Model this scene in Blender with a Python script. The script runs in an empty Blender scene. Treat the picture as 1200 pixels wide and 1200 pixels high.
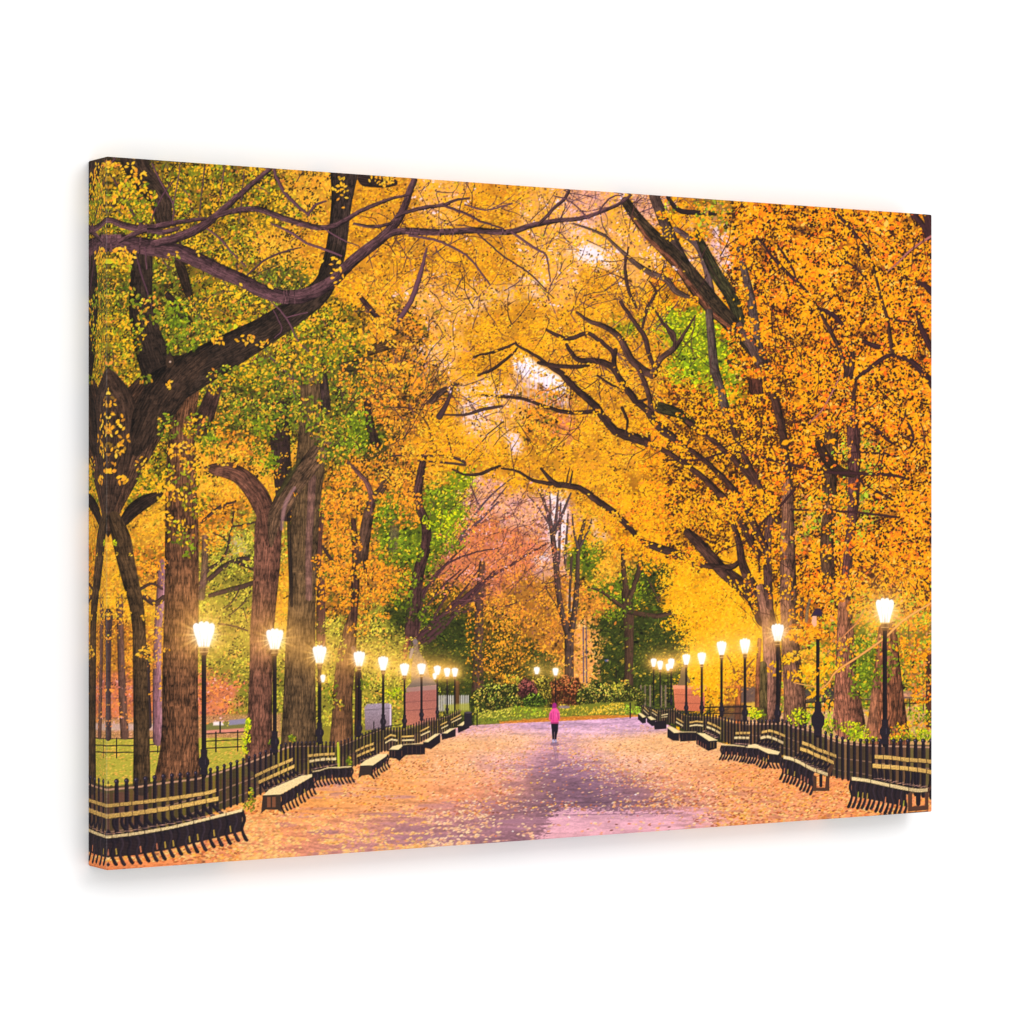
import bpy, math
import numpy as np

# =====================================================================
#  A gallery-wrapped canvas print of an autumn park avenue on a white wall
#  World: wall is the plane y = 0, canvas front faces -y, metres.
# =====================================================================
CW, CH, CD = 0.762, 0.508, 0.03175           # canvas width, height, depth
BR = 0.0013                                   # radius of the folded edges
CAM = np.array([-0.851, -CD - 1.902, 0.0])    # camera (canvas left edge x = 0, mid height z = 0)
YAW = math.radians(32.06)
FPX = 3400.0                                  # focal length for a 1200 px wide frame
CAM[2] = 0.001

# ---------------------------------------------------------------------
#  PAINTER: the picture printed on the canvas, painted with numpy strokes
#  (colours are display values 0..1; they become a colour attribute)
# ---------------------------------------------------------------------
rng = np.random.default_rng(11)
S = 1.6
X0, Y0 = 112.0, 172.0
RW, RH = int(990 * S), int(862 * S)
img = np.zeros((RH, RW, 3), np.float32)
ids = np.zeros((RH, RW), np.int16)


def C(*c):
    return np.array(c, np.float32) / 255.0


def rx(x): return (np.asarray(x, float) - X0) * S
def ry(y): return (np.asarray(y, float) - Y0) * S


def upsample(g, h, w):
    gh, gw = g.shape[:2]
    yy = np.linspace(0, gh - 1.001, h); xx = np.linspace(0, gw - 1.001, w)
    y0 = yy.astype(int); x0 = xx.astype(int)
    fy = yy - y0; fx = xx - x0
    fy = fy * fy * (3 - 2 * fy); fx = fx * fx * (3 - 2 * fx)
    if g.ndim == 3:
        fy = fy[:, None, None]; fx = fx[None, :, None]
    else:
        fy = fy[:, None]; fx = fx[None, :]
    a = g[y0][:, x0]; b = g[y0][:, x0 + 1]; c = g[y0 + 1][:, x0]; d = g[y0 + 1][:, x0 + 1]
    return (a * (1 - fx) + b * fx) * (1 - fy) + (c * (1 - fx) + d * fx) * fy


def vnoise(cell_x, cell_y, octaves=3):
    out = np.zeros((RH, RW), np.float32); amp = 1.0; tot = 0
    for o in range(octaves):
        gh = max(3, int(RH / S / cell_y) + 2); gw = max(3, int(RW / S / cell_x) + 2)
        out += amp * upsample(rng.random((gh, gw)), RH, RW).astype(np.float32)
        tot += amp; amp *= 0.55; cell_x /= 2; cell_y /= 2
    return out / tot


def blur(a, r):
    k = np.exp(-0.5 * (np.arange(-int(3 * r) - 1, int(3 * r) + 2) / r) ** 2); k /= k.sum()
    n = len(k) // 2
    p = np.pad(a, [(n, n), (0, 0)] + [(0, 0)] * (a.ndim - 2), mode='edge')
    o = sum(k[i] * p[i:i + a.shape[0]] for i in range(len(k)))
    p = np.pad(o, [(0, 0), (n, n)] + [(0, 0)] * (a.ndim - 2), mode='edge')
    return sum(k[i] * p[:, i:i + a.shape[1]] for i in range(len(k))).astype(np.float32)


BARK = None


def make_bark():
    global BARK
    r = 1 - np.abs(2 * upsample(rng.random((26, 62)), 512, 512) - 1)          # furrows between ridges
    r2 = 1 - np.abs(2 * upsample(rng.random((48, 104)), 512, 512) - 1)
    a = -1.3 * r ** 2.2 - .7 * r2 ** 2 + .35 * upsample(rng.random((20, 24)), 512, 512) + .45 * upsample(rng.random((130, 256)), 512, 512)
    a -= a.mean(); BARK = (a / a.std()).astype(np.float32)


make_bark()


def window(x0, x1, y0, y1):
    return max(0, int(x0)), min(RW, int(x1) + 1), max(0, int(y0)), min(RH, int(y1) + 1)


def put(x0, x1, y0, y1, alpha, col, oid=None):
    v = img[y0:y1, x0:x1]
    a = alpha[..., None]
    v += a * (col - v)
    if oid is not None:
        ids[y0:y1, x0:x1][alpha > 0.5] = oid


def poly(pts, col, oid=None, alpha=1.0, soft=0.5, tex=0.0, grad=None):
    P = np.array([(rx(p[0]), ry(p[1])) for p in pts])
    m = soft + 1
    x0, x1, y0, y1 = window(P[:, 0].min() - m, P[:, 0].max() + m, P[:, 1].min() - m, P[:, 1].max() + m)
    if x1 <= x0 or y1 <= y0: return
    gy, gx = np.mgrid[y0:y1, x0:x1].astype(np.float32); gx += 0.5; gy += 0.5
    inside = np.zeros(gx.shape, bool); d2 = np.full(gx.shape, 1e9, np.float32)
    n = len(P)
    for i in range(n):
        ax, ay = P[i]; bx, by = P[(i + 1) % n]
        ex, ey = bx - ax, by - ay
        L = ex * ex + ey * ey
        if L < 1e-9: continue
        t = np.clip(((gx - ax) * ex + (gy - ay) * ey) / L, 0, 1)
        d2 = np.minimum(d2, (gx - ax - t * ex) ** 2 + (gy - ay - t * ey) ** 2)
        if abs(ey) > 1e-9:
            cond = (ay > gy) != (by > gy)
            inside ^= cond & (gx < ax + (gy - ay) * ex / ey)
    d = np.sqrt(d2) * np.where(inside, 1, -1)
    a = np.clip(0.5 + d / (2 * soft), 0, 1) * alpha
    c = np.asarray(col, np.float32)
    if grad is not None:                      # colour at the bottom
        t = np.clip((gy - P[:, 1].min()) / max(1e-6, np.ptp(P[:, 1])), 0, 1)[..., None]
        c = c * (1 - t) + grad * t
    if tex:
        c = c * (1 + tex * rng.standard_normal(gx.shape)[..., None].astype(np.float32))
    put(x0, x1, y0, y1, a, c, oid)


def ellipse(x, y, a, b, col, oid=None, alpha=1.0, n=18):
    poly([(x + a * math.cos(t), y + b * math.sin(t)) for t in np.linspace(0, 2 * math.pi, n, endpoint=False)],
         col, oid, alpha)


def smooth_path(pts, step=2.0):
    P = np.array(pts, float)
    if len(P) == 2:
        n = max(2, int(np.hypot(*(P[1] - P[0])[:2]) / step) + 1)
        t = np.linspace(0, 1, n)[:, None]
        return P[0] * (1 - t) + P[1] * t
    Q = np.vstack([2 * P[0] - P[1], P, 2 * P[-1] - P[-2]])
    out = []
    for i in range(1, len(Q) - 2):
        p0, p1, p2, p3 = Q[i - 1], Q[i], Q[i + 1], Q[i + 2]
        n = max(2, int(np.hypot(*(p2 - p1)[:2]) / step) + 1)
        t = np.linspace(0, 1, n, endpoint=False)[:, None]
        out.append(0.5 * ((2 * p1) + (-p0 + p2) * t + (2 * p0 - 5 * p1 + 4 * p2 - p3) * t ** 2 +
                          (-p0 + 3 * p1 - 3 * p2 + p3) * t ** 3))
    out.append(P[-1:])
    return np.vstack(out)


def stroke(pts, col, oid=None, light=0.0, bark=0.0, edge=0.25, alpha=1.0, wig=0.0, rough=0.0, hi=None):
    """tapered brush stroke; pts are (x, y, full width); light>0 brightens the right side"""
    Q = smooth_path(pts)
    if wig:
        k = rng.standard_normal(len(Q)) * wig
        k = np.convolve(k, np.ones(3) / 3, 'same')
        d = np.gradient(Q[:, :2], axis=0); d /= np.hypot(d[:, 0], d[:, 1])[:, None] + 1e-6
        Q[:, 0] += -d[:, 1] * k; Q[:, 1] += d[:, 0] * k
    X = rx(Q[:, 0]); Y = ry(Q[:, 1]); Wd = np.maximum(Q[:, 2], 0.35) * S * 0.5
    m = Wd.max() + 2
    x0, x1, y0, y1 = window(X.min() - m, X.max() + m, Y.min() - m, Y.max() + m)
    if x1 <= x0 or y1 <= y0: return
    h, w = y1 - y0, x1 - x0
    best = np.full((h, w), 1e9, np.float32); cc = np.zeros((h, w), np.float32)
    tt = np.zeros((h, w), np.float32); ww = np.ones((h, w), np.float32)
    acc = rng.random() * 300
    for i in range(len(X) - 1):
        ax, ay, bx, by = X[i], Y[i], X[i + 1], Y[i + 1]
        ra, rb = Wd[i], Wd[i + 1]
        mm = max(ra, rb) + 2
        a0, a1 = max(x0, int(min(ax, bx) - mm)), min(x1, int(max(ax, bx) + mm) + 1)
        b0, b1 = max(y0, int(min(ay, by) - mm)), min(y1, int(max(ay, by) + mm) + 1)
        L = math.hypot(bx - ax, by - ay)
        if a1 <= a0 or b1 <= b0 or L < 1e-6: acc += L; continue
        gy, gx = np.mgrid[b0:b1, a0:a1].astype(np.float32); gx += 0.5; gy += 0.5
        ex, ey = (bx - ax) / L, (by - ay) / L
        t = (gx - ax) * ex + (gy - ay) * ey
        tc = np.clip(t, 0, L)
        dx, dy = gx - ax - tc * ex, gy - ay - tc * ey
        r = ra + (rb - ra) * tc / L
        sd = np.hypot(dx, dy) - r
        s = (slice(b0 - y0, b1 - y0), slice(a0 - x0, a1 - x0))
        up = sd < best[s]
        best[s][up] = sd[up]
        side = (dx * -ey + dy * ex)
        if ey > 0 or (ey == 0 and ex < 0): side = -side
        cc[s][up] = (side / np.maximum(r, 0.3))[up]
        tt[s][up] = (acc + tc)[up]
        ww[s][up] = r[up]
        acc += L
    if rough:
        best = best + rough * BARK[(np.abs(cc * 6).astype(int)) % 512, (tt * 0.8).astype(int) % 512]
    a = np.clip(0.5 - best, 0, 1) * alpha
    tone = 1 - edge * cc ** 2 + light * np.clip(cc, -1, 1)
    if bark:
        u = ((cc * ww + 4000) * 3.2).astype(int) % 512
        v = (tt * 1.3).astype(int) % 512
        tone = tone + bark * BARK[v, u] * .78 + (.05 * CL2[y0:y1, x0:x1] + .05 * CL[y0:y1, x0:x1]) * (bark > .1)
    c = np.asarray(col, np.float32) * np.clip(tone, 0.15, 2.2)[..., None]
    if hi is not None:
        k = np.clip(cc - 0.15, 0, 1)[..., None] * 0.75
        c = c * (1 - k) + hi * k * np.clip(tone, 0.4, 1.5)[..., None]
    put(x0, x1, y0, y1, a, c, oid)


# ---------------- leaf stamps ----------------
_leaf = {}


def leaf_mask(a2, b2, o):
    key = (a2, b2, o)
    if key in _leaf: return _leaf[key]
    a, b = a2 / 2.0, b2 / 2.0
    th = o * math.pi / 16
    n = int(a + 1.5)
    g = np.arange(-n, n + 1, dtype=np.float32)
    gx, gy = np.meshgrid(g, g)
    u = gx * math.cos(th) + gy * math.sin(th); v = -gx * math.sin(th) + gy * math.cos(th)
    q = np.clip(1 - (u / (a + 0.3)) ** 2, 0, 1)
    m = np.clip(0.5 + (b * q - np.abs(v)), 0, 1) * (np.abs(u) < a + 0.6)
    m = np.minimum(m, 1).astype(np.float32)[..., None]
    _leaf[key] = (n, m); return _leaf[key]


def leaf(px, py, size, ratio, ang, col, alpha=1.0):
    a2 = max(2, int(round(size * S))); b2 = max(1, int(round(size * S * ratio)))
    n, m = leaf_mask(a2, b2, int(ang / math.pi * 16) % 16)
    x = int(px); y = int(py)
    if x - n < 0 or y - n < 0 or x + n + 1 > RW or y + n + 1 > RH: return
    v = img[y - n:y + n + 1, x - n:x + n + 1]
    mxc = col.max()
    if mxc > 1: col = col / mxc
    v += (m * alpha) * (col - v)


# palettes: colours with weights, gap colour, leaf size, leaf ratio, horizontal bias
PAL = {
 'G1': ([(230, 166, 30, 2.6), (206, 148, 34, 2.6), (246, 190, 45, 1.2), (142, 140, 30, 3.0), (104, 120, 30, 2.6), (216, 128, 52, .9), (98, 84, 28, 1.2)], (78, 62, 28), 3.0, .55, 0),
 'G2': ([(214, 154, 42, 1.5), (160, 146, 40, 2.4), (110, 124, 30, 3.4), (84, 104, 30, 2.4), (226, 142, 50, 1), (90, 76, 36, 1)], (64, 58, 30), 2.9, .55, 0),
 'Y':  ([(250, 184, 26, 4.6), (242, 164, 26, 3), (253, 200, 54, 1.6), (222, 138, 42, 1.1), (168, 112, 50, .4), (200, 150, 30, .6)], (140, 88, 38), 2.1, .55, .6),
 'YP': ([(251, 188, 34, 4), (242, 170, 42, 2.6), (232, 156, 76, 1.2), (242, 208, 208, 1.0), (170, 115, 90, .6), (160, 150, 40, .5)], (206, 146, 96), 2.4, .5, .4),
 'O':  ([(251, 168, 16, 4), (254, 182, 30, 2.4), (240, 138, 20, 2.4), (226, 104, 24, .9), (180, 92, 32, .9), (255, 198, 84, .5)], (84, 46, 30), 3.1, .62, .2),
 'OY': ([(251, 180, 20, 4), (255, 188, 30, 2.4), (240, 146, 22, 2.0), (222, 112, 26, .6), (184, 110, 34, .9)], (98, 58, 30), 2.5, .6, .3),
 'R':  ([(232, 132, 66, 3), (238, 146, 62, 2.4), (214, 112, 70, 2), (182, 102, 90, 1.0), (220, 158, 158, .9), (130, 80, 60, .6)], (170, 98, 74), 2.2, .5, .2),
 'OB': ([(230, 146, 42, 3), (242, 168, 48, 2), (204, 118, 44, 2), (160, 98, 44, 1)], (112, 76, 40), 2.2, .55, 0),
 'OD': ([(228, 148, 38, 2.4), (200, 122, 40, 1.6), (84, 80, 28, 2.2), (60, 60, 24, 1.6), (240, 172, 50, .6)], (52, 48, 24), 2.2, .6, 0),
 'GR': ([(166, 174, 20, 3), (132, 154, 22, 2), (204, 186, 30, 2), (92, 114, 26, 1.4)], (76, 88, 26), 2.6, .55, .2),
 'GM': ([(112, 130, 26, 3), (138, 146, 30, 2), (88, 104, 26, 2), (206, 164, 36, .8)], (60, 72, 26), 2.6, .55, .4),
 'DG': ([(66, 76, 26, 3), (90, 94, 30, 2), (56, 64, 26, 2), (150, 122, 40, .5)], (46, 50, 24), 2.6, .5, .5),
 'OC': ([(242, 152, 34, 3), (230, 132, 40, 2), (251, 178, 50, 1.4), (110, 114, 30, 1.0), (160, 108, 48, 1)], (98, 62, 38), 2.9, .58, .1),
 'GL': ([(166, 156, 50, 3), (192, 168, 60, 2), (130, 132, 40, 2), (222, 152, 60, .9)], (104, 94, 38), 2.3, .55, .1),
 'YB': ([(255, 190, 20, 4), (255, 206, 44, 2), (242, 166, 20, 2), (222, 140, 30, .7)], (196, 126, 26), 2.5, .5, .3),
 'YL': ([(246, 182, 40, 3.4), (228, 152, 44, 2), (250, 196, 60, 1.4), (176, 150, 40, 1)], (150, 104, 40), 2.5, .55, 0),
 'GB': ([(242, 166, 34, 2.4), (226, 130, 36, 2), (140, 150, 40, 1.6), (110, 130, 32, 1.2), (178, 120, 72, .8)], (88, 62, 38), 3.0, .6, .1),
 'FO': ([(236, 158, 66, 2), (232, 172, 58, 2), (216, 142, 92, 1.5), (240, 190, 120, .8)], (196, 122, 66), 2.0, .5, .2),
 'L':  ([(222, 164, 130, 1.5), (206, 152, 156, 1.3), (232, 156, 76, 2.6), (160, 104, 96, 1)], (190, 132, 116), 2.0, .5, .2),
}
PN = list(PAL)
for k in PN:
    cols, dark, sz, ra, hb = PAL[k]
    c = np.array([q[:3] for q in cols], np.float32) / 255; c *= np.array([1, .955, 1], np.float32) if k in ('Y', 'YP', 'OY', 'O', 'YB', 'YL') else np.ones(3, np.float32); w = np.array([q[3] for q in cols], float); w /= w.sum()
    PAL[k] = (c, w, np.array(dark, np.float32) / 255, sz, ra, hb)

ZONES = [  # x, y, radius, palette
 (160, 230, 60, 'G1'), (230, 210, 60, 'G1'), (300, 230, 60, 'G1'), (360, 215, 40, 'YL'), (250, 300, 50, 'G1'), (330, 290, 40, 'YL'),
 (260, 340, 50, 'G1'), (200, 350, 40, 'G2'), (330, 320, 30, 'G2'), (150, 420, 40, 'G1'), (370, 290, 40, 'Y'), (210, 385, 35, 'G2'),
 (310, 420, 45, 'G1'), (350, 450, 50, 'G2'), (300, 480, 50, 'G2'), (400, 420, 40, 'G2'), (250, 480, 45, 'G2'), (390, 490, 45, 'G2'),
 (400, 380, 40, 'G1'), (420, 340, 45, 'Y'), (440, 300, 45, 'Y'), (460, 230, 50, 'Y'), (420, 240, 35, 'Y'), (520, 225, 50, 'YP'), (560, 240, 45, 'Y'),
 (500, 300, 45, 'Y'), (540, 310, 45, 'Y'), (590, 300, 40, 'Y'), (500, 350, 35, 'YP'), (540, 360, 40, 'YP'), (470, 390, 40, 'OC'), (440, 400, 35, 'Y'),
 (480, 430, 35, 'OC'), (520, 410, 35, 'YP'), (560, 380, 40, 'Y'), (610, 370, 45, 'Y'), (560, 420, 35, 'Y'), (650, 340, 40, 'YP'), (620, 290, 40, 'YP'),
 (630, 240, 40, 'YP'), (600, 225, 35, 'Y'), (690, 240, 40, 'L'), (680, 290, 35, 'YP'), (720, 270, 40, 'YP'), (740, 310, 40, 'YP'), (700, 340, 40, 'Y'),
 (670, 370, 40, 'Y'), (740, 360, 40, 'Y'), (780, 340, 35, 'OY'), (800, 300, 30, 'YP'), (800, 260, 40, 'OY'), (760, 240, 30, 'L'), (840, 245, 35, 'GB'),
 (845, 290, 25, 'L'), (820, 320, 30, 'YP'), (790, 385, 30, 'GR'), (815, 400, 30, 'GR'), (735, 380, 18, 'GR'), (840, 430, 28, 'GR'), (805, 430, 25, 'GR'), (860, 450, 25, 'GR'),
 (770, 405, 25, 'Y'), (720, 420, 35, 'Y'), (680, 420, 35, 'Y'), (640, 410, 35, 'Y'), (700, 460, 40, 'Y'), (750, 460, 35, 'Y'), (800, 470, 30, 'OY'),
 (640, 490, 40, 'OC'), (600, 480, 30, 'YP'), (660, 500, 25, 'R'), (680, 500, 25, 'Y'), (560, 500, 35, 'YP'), (520, 500, 35, 'Y'), (500, 530, 35, 'Y'), (540, 530, 40, 'Y'),
 (600, 540, 45, 'Y'), (660, 530, 45, 'Y'), (720, 530, 45, 'Y'), (780, 520, 45, 'OY'), (700, 570, 45, 'Y'), (760, 580, 45, 'OY'), (820, 560, 45, 'OY'),
 (860, 520, 40, 'OY'), (900, 300, 60, 'O'), (880, 250, 40, 'O'), (960, 260, 60, 'O'), (1040, 270, 60, 'O'), (1000, 330, 60, 'O'), (940, 380, 60, 'O'), (1060, 360, 60, 'O'),
 (900, 440, 50, 'O'), (960, 470, 60, 'O'), (1030, 450, 60, 'O'), (1080, 500, 40, 'O'), (1000, 530, 40, 'GB'), (950, 540, 50, 'O'), (890, 560, 50, 'O'), (1040, 500, 40, 'O'),
 (1050, 580, 60, 'O'), (1080, 640, 50, 'O'), (1000, 600, 40, 'GB'), (960, 610, 40, 'GB'), (900, 620, 50, 'OY'), (840, 620, 50, 'OY'), (800, 610, 40, 'OY'),
 (1030, 660, 50, 'O'), (970, 660, 40, 'O'), (950, 700, 35, 'O'), (1000, 710, 40, 'GB'), (1060, 700, 40, 'O'), (1080, 750, 40, 'GB'), (950, 760, 35, 'GB'), (1010, 770, 40, 'GM'),
 (1060, 790, 40, 'GB'), (960, 800, 30, 'GB'), (1080, 820, 30, 'GB'),
 (860, 700, 45, 'YB'), (830, 720, 45, 'YB'), (800, 690, 35, 'YB'), (880, 740, 35, 'YB'), (840, 760, 35, 'YB'), (860, 660, 30, 'YB'), (820, 790, 25, 'YB'), (870, 800, 25, 'OB'),
 (740, 630, 30, 'OY'), (700, 620, 30, 'Y'), (690, 650, 22, 'GM'), (720, 660, 30, 'YL'), (730, 690, 30, 'GM'), (720, 740, 30, 'DG'), (720, 780, 30, 'DG'), (760, 680, 30, 'DG'), (770, 640, 24, 'OY'),
 (775, 740, 35, 'DG'), (780, 790, 35, 'DG'), (700, 710, 18, 'OB'), (694, 745, 20, 'FO'), (690, 780, 20, 'FO'), (760, 810, 25, 'DG'), (705, 800, 12, 'DG'),
 (630, 610, 30, 'L'), (600, 600, 30, 'L'), (570, 580, 30, 'L'), (660, 600, 20, 'L'), (570, 630, 40, 'R'), (610, 640, 35, 'R'), (540, 660, 35, 'R'), (580, 670, 35, 'R'), (640, 660, 22, 'L'),
 (530, 700, 30, 'OD'), (600, 700, 35, 'OB'), (640, 700, 30, 'OB'), (620, 730, 30, 'OB'), (590, 740, 30, 'OD'), (520, 740, 35, 'DG'), (540, 770, 35, 'DG'),
 (610, 770, 30, 'OD'), (630, 780, 20, 'DG'), (580, 780, 25, 'OD'), (650, 760, 20, 'OB'), (560, 800, 25, 'DG'),
 (510, 590, 30, 'GM'), (530, 610, 25, 'GR'), (500, 640, 30, 'GM'), (540, 560, 20, 'GR'), (480, 580, 30, 'OC'), (470, 640, 25, 'GM'), (460, 600, 25, 'GM'),
 (460, 540, 30, 'OC'), (420, 560, 30, 'OC'), (400, 600, 35, 'OC'), (410, 640, 30, 'OC'), (430, 680, 35, 'OC'), (460, 690, 25, 'OC'), (400, 690, 30, 'OC'), (420, 720, 20, 'OC'),
 (470, 715, 25, 'DG'), (450, 750, 30, 'GL'), (440, 720, 25, 'GL'), (400, 740, 25, 'GL'), (500, 770, 25, 'DG'), (460, 800, 35, 'GL'), (480, 780, 25, 'GL'), (430, 800, 25, 'GL'),
 (420, 510, 25, 'GM'), (440, 520, 20, 'DG'), (450, 470, 30, 'OC'), (480, 480, 30, 'OC'), (500, 460, 25, 'OC'), (410, 455, 25, 'G2'),
 (280, 530, 35, 'OC'), (300, 560, 25, 'YL'), (240, 560, 40, 'YL'), (180, 620, 30, 'YL'), (170, 560, 30, 'G1'), (250, 610, 35, 'OC'), (270, 640, 35, 'GL'), (270, 690, 40, 'GL'),
 (260, 740, 40, 'GL'), (270, 780, 25, 'GL'), (260, 810, 25, 'R'), (290, 820, 20, 'GL'), (180, 660, 30, 'OC'), (130, 680, 25, 'YL'), (135, 650, 20, 'YL'), (185, 700, 30, 'YL'),
 (140, 760, 30, 'OB'), (185, 760, 30, 'OB'), (140, 810, 25, 'R'), (330, 700, 30, 'YL'), (330, 780, 30, 'GL'), (380, 800, 30, 'GL'), (330, 530, 20, 'YL'), (382, 760, 20, 'GL'),
]
ZX = np.array([z[0] for z in ZONES], np.float32); ZY = np.array([z[1] for z in ZONES], np.float32)
ZR = np.array([z[2] for z in ZONES], np.float32); ZP = np.array([PN.index(z[3]) for z in ZONES])


def zone_of(x, y, jitter=0.3):
    d = np.hypot(x[:, None] - ZX, y[:, None] - ZY) / ZR
    d += rng.standard_normal(d.shape) * jitter * 0.5
    return ZP[d.argmin(1)]


# ---------------- base colour ----------------
gxs = np.arange(0, 990, 8.0); gys = np.arange(0, 864, 8.0)
GX, GY = np.meshgrid(gxs + X0, gys + Y0)
zz = zone_of(GX.ravel(), GY.ravel(), 0.25)
basec = np.stack([PAL[k][2] * 0.5 + (PAL[k][0] * PAL[k][1][:, None]).sum(0) * 0.5 for k in PN])
img[:] = upsample(basec[zz].reshape(GX.shape + (3,)), RH, RW)
img *= (0.86 + 0.34 * vnoise(14, 12, 4))[..., None]

CL = vnoise(26, 18, 4); CL = (CL - CL.mean()) / CL.std()          # light and dark clumps
CL2 = vnoise(9, 7, 3); CL2 = (CL2 - CL2.mean()) / CL2.std()

# sky seen through the crowns
SKY = C(246, 230, 243)
SKYL = C(226, 200, 224)
for pts, c, al, so in [
    ([(596, 418), (612, 412), (631, 428), (655, 441), (668, 458), (664, 470), (647, 458), (625, 448), (603, 436)], SKY, .95, 4),
    ([(600, 440), (660, 460), (668, 476), (640, 470), (612, 452)], SKYL, .8, 6),
    ([(664, 290), (690, 284), (716, 296), (724, 312), (700, 316), (676, 306)], C(236, 218, 236), .85, 8),
    ([(655, 255), (700, 262), (712, 285), (670, 280)], SKYL, .5, 10),
    ([(540, 450), (575, 440), (590, 470), (582, 500), (556, 508), (536, 490)], SKYL, .7, 9),
    ([(590, 508), (606, 505), (616, 528), (600, 536)], SKYL, .8, 5),
    ([(548, 340), (600, 330), (615, 350), (560, 365)], SKYL, .4, 9),
    ([(606, 318), (634, 322), (640, 350), (612, 345)], SKYL, .6, 8),
    ([(828, 258), (850, 250), (862, 320), (842, 318)], SKYL, .7, 6),
    ([(795, 240), (815, 246), (812, 275), (798, 268)], SKYL, .5, 6),
    ([(640, 575), (664, 575), (668, 640), (648, 655), (640, 620)], SKY, .75, 6),
    ([(625, 655), (640, 645), (648, 655), (630, 664)], SKY, .8, 4),
    ([(664, 690), (672, 690), (670, 735), (665, 725)], SKYL, .8, 3),
    ([(480, 410), (520, 400), (525, 430), (500, 445)], SKYL, .35, 9),
    ([(690, 610), (700, 605), (715, 630), (695, 640)], SKYL, .5, 6),
    ([(264, 640), (284, 620), (290, 650), (272, 660)], SKYL, .4, 8)]:
    poly(pts, c, None, al, so)


def scatter(n_cl, per, bright, sat_dark, dens=None, size=1.0, box=(118, 1098, 178, 850), spread=1.5, thr=-9, only=None, noleaf=None, al=1.0, gaps=0.0):
    cx = rng.uniform(box[0], box[1], n_cl); cy = rng.uniform(box[2], box[3], n_cl)
    z = zone_of(cx, cy, 0.55)
    ix = np.clip(rx(cx).astype(int), 0, RW - 1); iy = np.clip(ry(cy).astype(int), 0, RH - 1)
    cl = CL[iy, ix]; cl2 = CL2[iy, ix]
    order = np.argsort(cl2 + 0.6 * rng.standard_normal(n_cl))
    for i in order:
        if cl2[i] + 0.5 * cl[i] < thr: continue
        k = PN[z[i]]
        if only and k not in only: continue
        if noleaf is not None and noleaf(cx[i], cy[i]): continue
        cols, w, dk, sz, ra, hb = PAL[k]
        ci = rng.choice(len(w), p=w)
        tone = bright * (1 + 0.05 * cl[i] + 0.08 * cl2[i])
        sd = sat_dark * rng.random() * 2 if sat_dark > .05 else sat_dark
        if sat_dark > .05 and rng.random() < gaps: sd = 1.0; tone = .75
        for j in range(per):
            if rng.random() < 0.25: ci = rng.choice(len(w), p=w)
            s = sz * size * .92 * math.exp(.33 * rng.normal())
            ang = rng.random() * math.pi
            if hb and rng.random() < hb: ang = rng.normal(0, 0.35) % math.pi
            c = cols[ci] * tone * (0.86 + 0.28 * rng.random())
            c = c * (1 - sd) + dk * sd * (1.0 if sd < 1 else rng.uniform(.5, 1))
            leaf(rx(cx[i]) + rng.normal() * sz * spread * S * 1.25, ry(cy[i]) + rng.normal() * sz * spread * S * 0.85, s, ra, ang, c, al)


SKYZ = [(634, 440, 38, 23), (690, 298, 22, 12), (602, 520, 10, 12), (655, 610, 12, 30)]


def in_sky(x, y):
    for a, b, p, q in SKYZ:
        if ((x - a) / p) ** 2 + ((y - b) / q) ** 2 < 1: return rng.random() < 0.74
    return False


scatter(28000, 4, 0.94, 0.22, size=1.3, noleaf=in_sky, gaps=.10)
img[:] = blur(img, .8)
scatter(17000, 4, 1.02, 0.10, size=1.2, thr=-1.2, noleaf=in_sky, gaps=.08)
scatter(9000, 3, 1.08, 0.0, size=1.05, thr=-.2, noleaf=in_sky)

for x in range(606, 668, 5):
    stroke([(x + rng.normal(), 424 + (x - 606) * .5, .8), (x + rng.normal() * 2, 478, 1.2)], C(196, 160, 176), None, alpha=.7)
# ---------------- things far behind ----------------
TW = C(104, 68, 82)      # purple-brown twig
DK = C(62, 42, 40)


def twig(x, y, ang, ln, w, depth=0, col=TW):
    pts = [(x, y, w)]; n = 4
    for i in range(n):
        ang += rng.normal() * 0.22
        x += math.cos(ang) * ln / n; y += math.sin(ang) * ln / n
        pts.append((x, y, w * (1 - 0.16 * (i + 1))))
        if depth < 2 and rng.random() < 0.6:
            twig(x, y, ang + rng.choice([-1, 1]) * rng.uniform(0.35, 0.9), ln * rng.uniform(0.35, 0.6), w * 0.7, depth + 1, col)
    stroke(pts, col * rng.uniform(0.8, 1.2), alpha=0.9, edge=0.1)


# ground strip seen between the trunks on the left
poly([(120, 842), (330, 836), (330, 866), (120, 870)], C(176, 128, 84), None, .9, 3, tex=.1)
for _ in range(90):
    x = rng.uniform(126, 330); y = rng.uniform(845, 866)
    leaf(rx(x), ry(y), rng.uniform(2, 4), .4, 0, [C(206, 140, 110), C(196, 164, 70), C(150, 120, 60), C(214, 150, 120)][rng.integers(4)])
poly([(240, 848), (292, 843), (292, 856), (240, 860)], C(120, 118, 62), None, .9, 1)
poly([(250, 846), (262, 845), (262, 850), (250, 850)], C(224, 200, 196), None, 1, 1)
poly([(268, 844), (288, 842), (289, 848), (268, 850)], C(140, 130, 150), None, 1, 1)
poly([(242, 856), (289, 853), (289, 857), (242, 860)], C(206, 130, 110), None, 1, 1)
poly([(126, 848), (186, 848), (186, 856), (126, 856)], C(188, 160, 158), None, .7, 2)

NAMES = {0: None}
LABELS = {}


def new_id(name, label=None):
    i = len(NAMES); NAMES[i] = name; LABELS[i] = label; return i


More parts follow.
